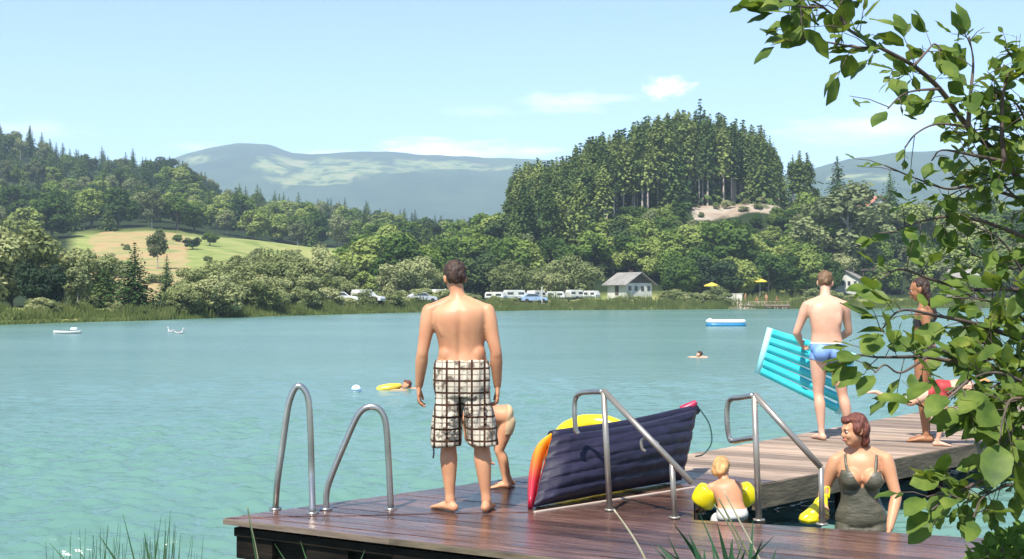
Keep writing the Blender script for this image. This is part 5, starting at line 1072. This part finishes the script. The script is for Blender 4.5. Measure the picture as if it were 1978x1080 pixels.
BLADE = foliage('grass_blades', [(.03, .07, .035), (.06, .12, .05), (.14, .2, .09)], .25, 3)
BLADE_D = foliage('dark_blades', [(.015, .045, .025), (.03, .08, .04), (.06, .12, .06)], .2, 6)
def blade(q, base, tipp, w, bend=.2, n=9, m_=0):
    base = V3(base); tipp = V3(tipp); d = tipp - base; sdv = d.cross(V3((0, 1, .1)))
    sdv = sdv.normalized() if sdv.length > 1e-4 else V3((1, 0, 0)); nrm_ = sdv.cross(d).normalized(); vs = []
    for i in range(n + 1):
        t = i / n; p = base + d * t + V3((0, 0, -1)) * (bend * d.length * (t * t - t) * -1 * 0) + V3((d.x, d.y, 0)) * bend * (t * t - t); ww = w * (1 - t ** 1.8) * (.6 + .8 * min(1, t * 3) * .5) + .0006
        vs += [p - sdv * ww, p + nrm_ * ww * .25, p + sdv * ww]
    q.add(vs, [(3 * i + k, 3 * i + k + 1, 3 * i + 4 + k, 3 * i + 3 + k) for i in range(n) for k in (0, 1)], m_)
q = MB(); R_ = random.Random(3)
for i in range(80):                                   # tuft at the lower left
    bx = gx(R_.choice([150, 190, 235, 262, 292, 318, 340]) + R_.uniform(-22, 22), 4.6); h = R_.uniform(.2, .52); bz = .15
    tx, ty = bx + R_.uniform(-.13, .1), 4.6 + R_.uniform(-.3, .3); zt = P(0, R_.uniform(1005, 1070), 4.6).z; blade(q, (bx, 4.5, bz - .45), (tx, ty, zt), R_.uniform(.003, .008), R_.uniform(0, .8))
for (x0, y0, x1, y1, w) in ((232, 1100, 190, 1032, .007), (290, 1100, 278, 1026, .008), (322, 1100, 318, 1040, .004), (262, 1100, 237, 992, .004), (130, 1090, 95, 1048, .003), (500, 1120, 478, 985, .004), (600, 1110, 580, 1045, .004), (175, 1100, 150, 1062, .004), (560, 1100, 530, 1050, .003), (690, 1100, 705, 1062, .003)):
    a = P(x0, y0, 4.5); a = a + (a - P(x1, y1, 4.5)) * 2.2; blade(q, a, P(x1, y1, 4.6), w * 1.5, .1)
tag(q.build('lake_grass', BLADE, None, True), 'sparse tuft of thin grass blades rising at the lower left', 'grass')
q = MB(); R_ = random.Random(8)
root_ = P(1400, 1180, 4.0)
for (x1, y1, w, bx) in ((1150, 1088, .012, 1340), (1268, 1050, .02, 1420), (1330, 1030, .017, 1400), (1300, 1010, .012, 1420), (1385, 1010, .014, 1430), (1415, 1040, .02, 1400), (1455, 1005, .012, 1440), (1500, 1060, .014, 1450), (1240, 1085, .02, 1400), (1360, 1060, .022, 1370), (1440, 1062, .018, 1390), (1480, 1085, .02, 1430), (1350, 990, .006, 1440)):
    a = P(bx, 1120, 4.0 + R_.uniform(-.2, .2)); a.z -= .25; blade(q, a, P(x1, y1, 4.0 + R_.uniform(-.25, .25)), w * 1.25, .55)
for i in range(16): x1 = R_.uniform(1230, 1500); a = P(1400 + R_.uniform(-60, 60), 1130, 4.0); a.z -= .25; blade(q, a, P(x1, R_.uniform(1035, 1085), 4.0 + R_.uniform(-.2, .2)), R_.uniform(.006, .018), R_.uniform(.3, .9))
tag(q.build('broad_leaved_plant', BLADE_D, None, True), 'dark plant with long strap leaves rising before the child with arm bands', 'plant')
STEM = noisy('dry_stem', (.30, .27, .17), (.42, .38, .27), 20, .7); STEMG = noisy('green_stem', (.10, .13, .06), (.2, .2, .1), 20, .7)
for (pts, r_, mt3, lab) in (([(1262, 1130), (1245, 1078), (1218, 1030), (1186, 985)], .0055, STEM, 'pale dry stem rising to the foot of the left stair rail'),
                       ([(1500, 1150), (1462, 1070), (1425, 1000), (1398, 948)], .0045, STEM, 'leaning reed stem crossing the right arm band of the child'),
                       ([(1490, 1150), (1440, 1060), (1400, 985), (1388, 962)], .005, STEMG, 'leaning reed stem between the two arm bands of the child'),
                       ([(1460, 1150), (1425, 1050), (1405, 1010), (1380, 975)], .0045, STEMG, 'dark leaning reed stem left of the pale one before the child'),
                       ([(505, 1120), (495, 1060), (484, 1010), (478, 978)], .003, STEMG, 'thin grass stem standing before the left corner of the dock')):
    q = MB(); pp = [P(x, y, 4.1) for x, y in pts]; e_ = pp[0] + (pp[0] - pp[1]) * 1.6; pts3 = spline([tuple(e_)] + [tuple(p) for p in pp], 5); q.tube(pts3, [r_ * (1 - .5 * i / len(pts3)) for i in range(len(pts3))], 7); tag(q.build('reed_stem', mt3, None, True), lab, 'stem', 'reed stems rising before the dock')

# overhanging tree: trunk beyond the right edge, limbs and large leaves reaching into the view
LEAF = foliage('alder_leaves', [(.035, .07, .014), (.075, .13, .024), (.14, .2, .036), (.25, .29, .06)], .42, 14, rnd=0, sheen=.25)
TWIG = noisy('twig_bark', (.05, .035, .03), (.12, .085, .065), 12, .8)
LV = []; LF = []
def leaf(base, d, L_, nup, R_):
    d = V3(d).normalized(); n_ = V3(nup); n_ = (n_ - d * n_.dot(d)); n_ = n_.normalized() if n_.length > 1e-3 else V3((0, 0, 1)); s_ = d.cross(n_); w = L_ * R_.uniform(.25, .35); b0 = len(LV); st_ = 6; cu = R_.uniform(-.25, .35); fo = R_.uniform(.05, .35); base = V3(base) + d * L_ * .12
    prf = [0, .62, .93, 1.0, .86, .52, 0]
    for i in range(st_ + 1):
        t = i / st_; c = base + d * L_ * t - n_ * cu * L_ * t * t * .6; ww = w * prf[i] * (1 + .08 * math.sin(i * 2.1 + L_ * 300))
        LV.extend([c - s_ * ww + n_ * (fo * ww + L_ * .03 * math.sin(i * 1.9 + L_ * 90)), c, c + s_ * ww + n_ * (fo * ww + L_ * .03 * math.sin(i * 2.3 + L_ * 50))])
    for i in range(st_):
        for k in (0, 1): LF.append((b0 + 3 * i + k, b0 + 3 * i + k + 1, b0 + 3 * i + 4 + k, b0 + 3 * i + 3 + k))
limbs = []   # (pixel path, depth path, radius, leaf density, leaf size)
def limb(path, D0_, D1_, r_, dens, size, droop=.3): limbs.append((path, D0_, D1_, r_, dens, size, droop))
limb([(2250, 900), (2120, 560), (2010, 400), (1940, 312), (1870, 245), (1815, 172), (1765, 128), (1700, 92), (1640, 58), (1590, 14), (1545, -8)], 4.0, 3.1, .013, 1.0, .082)
limb([(1590, 14), (1540, 12), (1505, 0)], 3.1, 3.0, .004, 1.3, .1)
limb([(1700, 92), (1660, 92), (1600, 82), (1545, 72)], 3.2, 3.1, .005, 1.2, .085)
limb([(1640, 58), (1620, 20), (1640, -20)], 3.1, 3.1, .005, .9, .085)
limb([(1765, 128), (1790, 100), (1805, 85), (1820, 98)], 3.2, 3.2, .004, .8, .07)
limb([(1815, 172), (1770, 175), (1740, 185), (1715, 210)], 3.2, 3.15, .004, .9, .06)
limb([(1870, 245), (1875, 180), (1880, 120), (1872, 70)], 3.3, 3.3, .007, 1.3, .08)
limb([(1870, 245), (1810, 240), (1770, 258), (1748, 285)], 3.3, 3.25, .004, .7, .04)
limb([(1940, 312), (1935, 230), (1945, 150), (1985, 90)], 3.5, 3.5, .008, 1.3, .075)
limb([(1940, 312), (1880, 300), (1820, 290), (1800, 310)], 3.5, 3.4, .006, 1.0, .06)
limb([(2010, 400), (1990, 330), (1985, 240), (1990, 160)], 3.7, 3.5, .009, 1.4, .075)
limb([(2250, 560), (2080, 430), (1960, 380), (1880, 360), (1830, 365), (1770, 345), (1710, 320)], 4.0, 3.6, .008, .8, .05)
limb([(2250, 700), (2090, 520), (1960, 450), (1860, 420), (1790, 425), (1720, 450)], 3.9, 3.5, .010, 1.3, .065)
limb([(2250, 760), (2080, 600), (1960, 560), (1880, 560), (1800, 540), (1740, 520), (1700, 540)], 3.8, 3.3, .010, 1.1, .07)
limb([(2250, 800), (2080, 680), (1960, 650), (1880, 625), (1810, 610), (1740, 600), (1700, 640)], 3.6, 3.1, .010, 1.1, .085)
limb([(2250, 860), (2060, 720), (1950, 690), (1860, 700), (1790, 690), (1730, 690), (1690, 690), (1660, 685)], 3.5, 3.0, .010, 1.2, .088)
limb([(1790, 690), (1740, 720), (1710, 705), (1690, 720)], 3.1, 3.0, .004, 1.0, .075)
limb([(2250, 900), (2080, 800), (1980, 740), (1920, 720), (1870, 735), (1830, 760)], 3.4, 3.0, .008, 1.0, .085)
limb([(1870, 735), (1830, 770), (1800, 790), (1770, 780)], 3.0, 3.0, .004, 1.2, .085)
limb([(2150, 880), (2030, 790), (1960, 770), (1940, 800), (1930, 850)], 3.2, 2.9, .007, 1.3, .11)
limb([(2250, 980), (2120, 900), (2020, 880), (1960, 900), (1880, 935), (1830, 950), (1790, 960)], 3.3, 2.9, .008, 1.0, .08)
limb([(1880, 935), (1850, 955), (1820, 970), (1800, 985)], 3.0, 2.9, .004, .9, .08)
limb([(2150, 960), (2040, 930), (1960, 935), (1900, 960), (1880, 1000)], 3.2, 2.9, .006, 1.1, .07)
limb([(2250, 640), (2100, 420), (2000, 300), (1960, 260), (1900, 250), (1850, 260)], 3.9, 3.5, .008, 1.5, .06)
limb([(2100, 420), (2010, 340), (1950, 330), (1900, 350), (1850, 380)], 3.9, 3.6, .006, 1.4, .055)
limb([(2000, 300), (1975, 220), (1950, 190), (1910, 170)], 3.7, 3.5, .005, 1.5, .065)
limb([(2050, 330), (2000, 180), (1960, 120), (1940, 90)], 3.7, 3.5, .006, 1.2, .06)
limb([(2250, 760), (2100, 640), (2000, 560), (1940, 470), (1890, 440)], 3.8, 3.5, .007, 1.4, .06)
limb([(2250, 820), (2100, 720), (2010, 660), (1960, 600), (1900, 580), (1840, 575)], 3.7, 3.3, .007, 1.4, .075)
limb([(2250, 900), (2100, 820), (2010, 800), (1950, 740), (1900, 760), (1880, 790)], 3.5, 3.1, .007, 1.4, .085)
limb([(2250, 900), (2100, 860), (2020, 840), (1970, 820), (1940, 860)], 3.4, 3.0, .007, 1.5, .1)
limb([(1960, 380), (1930, 350), (1890, 330), (1860, 300)], 3.7, 3.6, .004, 1.5, .05)
limb([(2080, 600), (2010, 500), (1960, 520), (1900, 500), (1850, 480)], 3.8, 3.6, .006, 1.1, .06)
limb([(2080, 680), (2010, 620), (1960, 600), (1920, 640), (1880, 650)], 3.6, 3.3, .006, 1.2, .08)
limb([(2060, 720), (2000, 700), (1960, 720), (1920, 690), (1900, 660)], 3.5, 3.3, .006, 1.2, .08)
R_ = random.Random(21); q = MB(); bare = []
for path, D0_, D1_, r_, dens, size, droop in limbs:
    n_ = len(path); p3 = spline([tuple(P(x, y, D0_ + (D1_ - D0_) * i / (n_ - 1)) + V3((0, 0, 0))) for i, (x, y) in enumerate(path)], 6); N_ = len(p3)
    q.tube(p3, [max(.0022, r_ * (1 - .85 * i / (N_ - 1))) for i in range(N_)], 7)
    for i in range(1, N_):
        a, b_ = V3(p3[i - 1]), V3(p3[i]); seg = (b_ - a).length; cnt = seg / .05 * dens * (1.45 if b_.x / b_.y * F + 989 > 1850 else (1.3 if b_.z > 2.25 else .75)); cnt = int(cnt) + (R_.random() < cnt % 1)
        if a.x > 2.4 and a.z > .3: cnt = int(cnt * .6)
        for _ in range(cnt):
            base = a.lerp(b_, R_.random()); d = (b_ - a).normalized()
            out = V3((R_.gauss(0, 1), R_.gauss(0, 1), R_.gauss(0, 1))); out = (out - d * out.dot(d)).normalized()
            L2_ = R_.uniform(.02, .12); t1 = base + (d * .6 + out).normalized() * L2_; q.tube([base, base.lerp(t1, .5) + V3((0, 0, .006)), t1], [.0014, .0011, .0008], 4)
            for j in range(R_.choice((2, 2, 3, 3))):
                bb = base.lerp(t1, R_.uniform(.4, 1)); o2 = V3((R_.gauss(0, 1), R_.gauss(0, .8), R_.gauss(0, .8))); ld = (out * .8 + d * .5 + o2 * .7 + V3((-.15, 0, -droop))).normalized()
                leaf(bb, ld, size * R_.choice((.4, .5, .6, .75, .9, 1.1)) * R_.uniform(.85, 1.1), V3((R_.gauss(0, .6), -.35 + R_.gauss(0, .5), 1)), R_)
        if i == N_ - 1: leaf(b_, d + V3((0, 0, -.2)), size * 1.1, V3((0, -.4, 1)), R_)
tr = empty('alder_tree', (3.3, 3.6, 0)); tag(tr, 'overhanging tree at the right whose large leaves hang into the view', 'tree')
o = link('leaves', mesh_np('leaves', [tuple(v) for v in LV], LF), LEAF, tr, True); o.location = (-3.3, -3.6, 0)
o = q.build('branches', TWIG, tr, True); o.location = (-3.3, -3.6, 0)
q = MB(); q.tube([(0, 0, -.6), (-.05, 0, .8), (-.2, .3, 2.2), (-.3, .4, 4.2), (-.2, .3, 6)], [.16, .13, .11, .08, .04], 12)
for z_, tx, ty, tz in ((1.0, -1.0, .4, 1.6), (1.3, -1.05, .3, 2.1), (.6, -.9, .3, 1.0)): q.tube([(-.05, 0, z_), (tx * .5, ty * .6, (z_ + tz) / 2), (tx, ty, tz)], [.05, .035, .02], 8)
q.build('trunk', BARK, tr, True)
print('LEAVES', len(LF) // 12)
# leafy bush at the lower right corner
LV = []; LF = []; R_ = random.Random(5); q = MB(); 
for i in range(170):
    px = R_.uniform(1880, 2080); py = 1105 - R_.random() ** .7 * (max(0, px - 1870) * .45 + 35); D_ = R_.uniform(3.3, 3.9); b_ = P(px, py, D_)
    if i % 4 == 0: q.tube([b_ + V3((R_.uniform(-.05, .05), 0, -.25)), b_ + V3((.01, 0, -.1)), b_], [.004, .003, .0015], 5)
    for j in range(4): leaf(b_, V3((R_.gauss(0, 1), R_.gauss(0, 1), R_.gauss(.4, .7))), R_.uniform(.02, .045), V3((R_.gauss(0, .5), -.3, 1)), R_)
r = empty('bush', (P(1960, 1080, 3.6).x, 3.6, .1)); tag(r, 'light green small-leaved bush in the lower right corner', 'bush')
BUSH = foliage('bush_leaves', [(.07, .13, .03), (.11, .19, .04), (.17, .25, .06)], .3, 9, rnd=0)
o = link('leaves', mesh_np('leaves', [tuple(v) for v in LV], LF), BUSH, r, True); o.location = -r.location
o = q.build('twigs', TWIG, r, True); o.location = -r.location
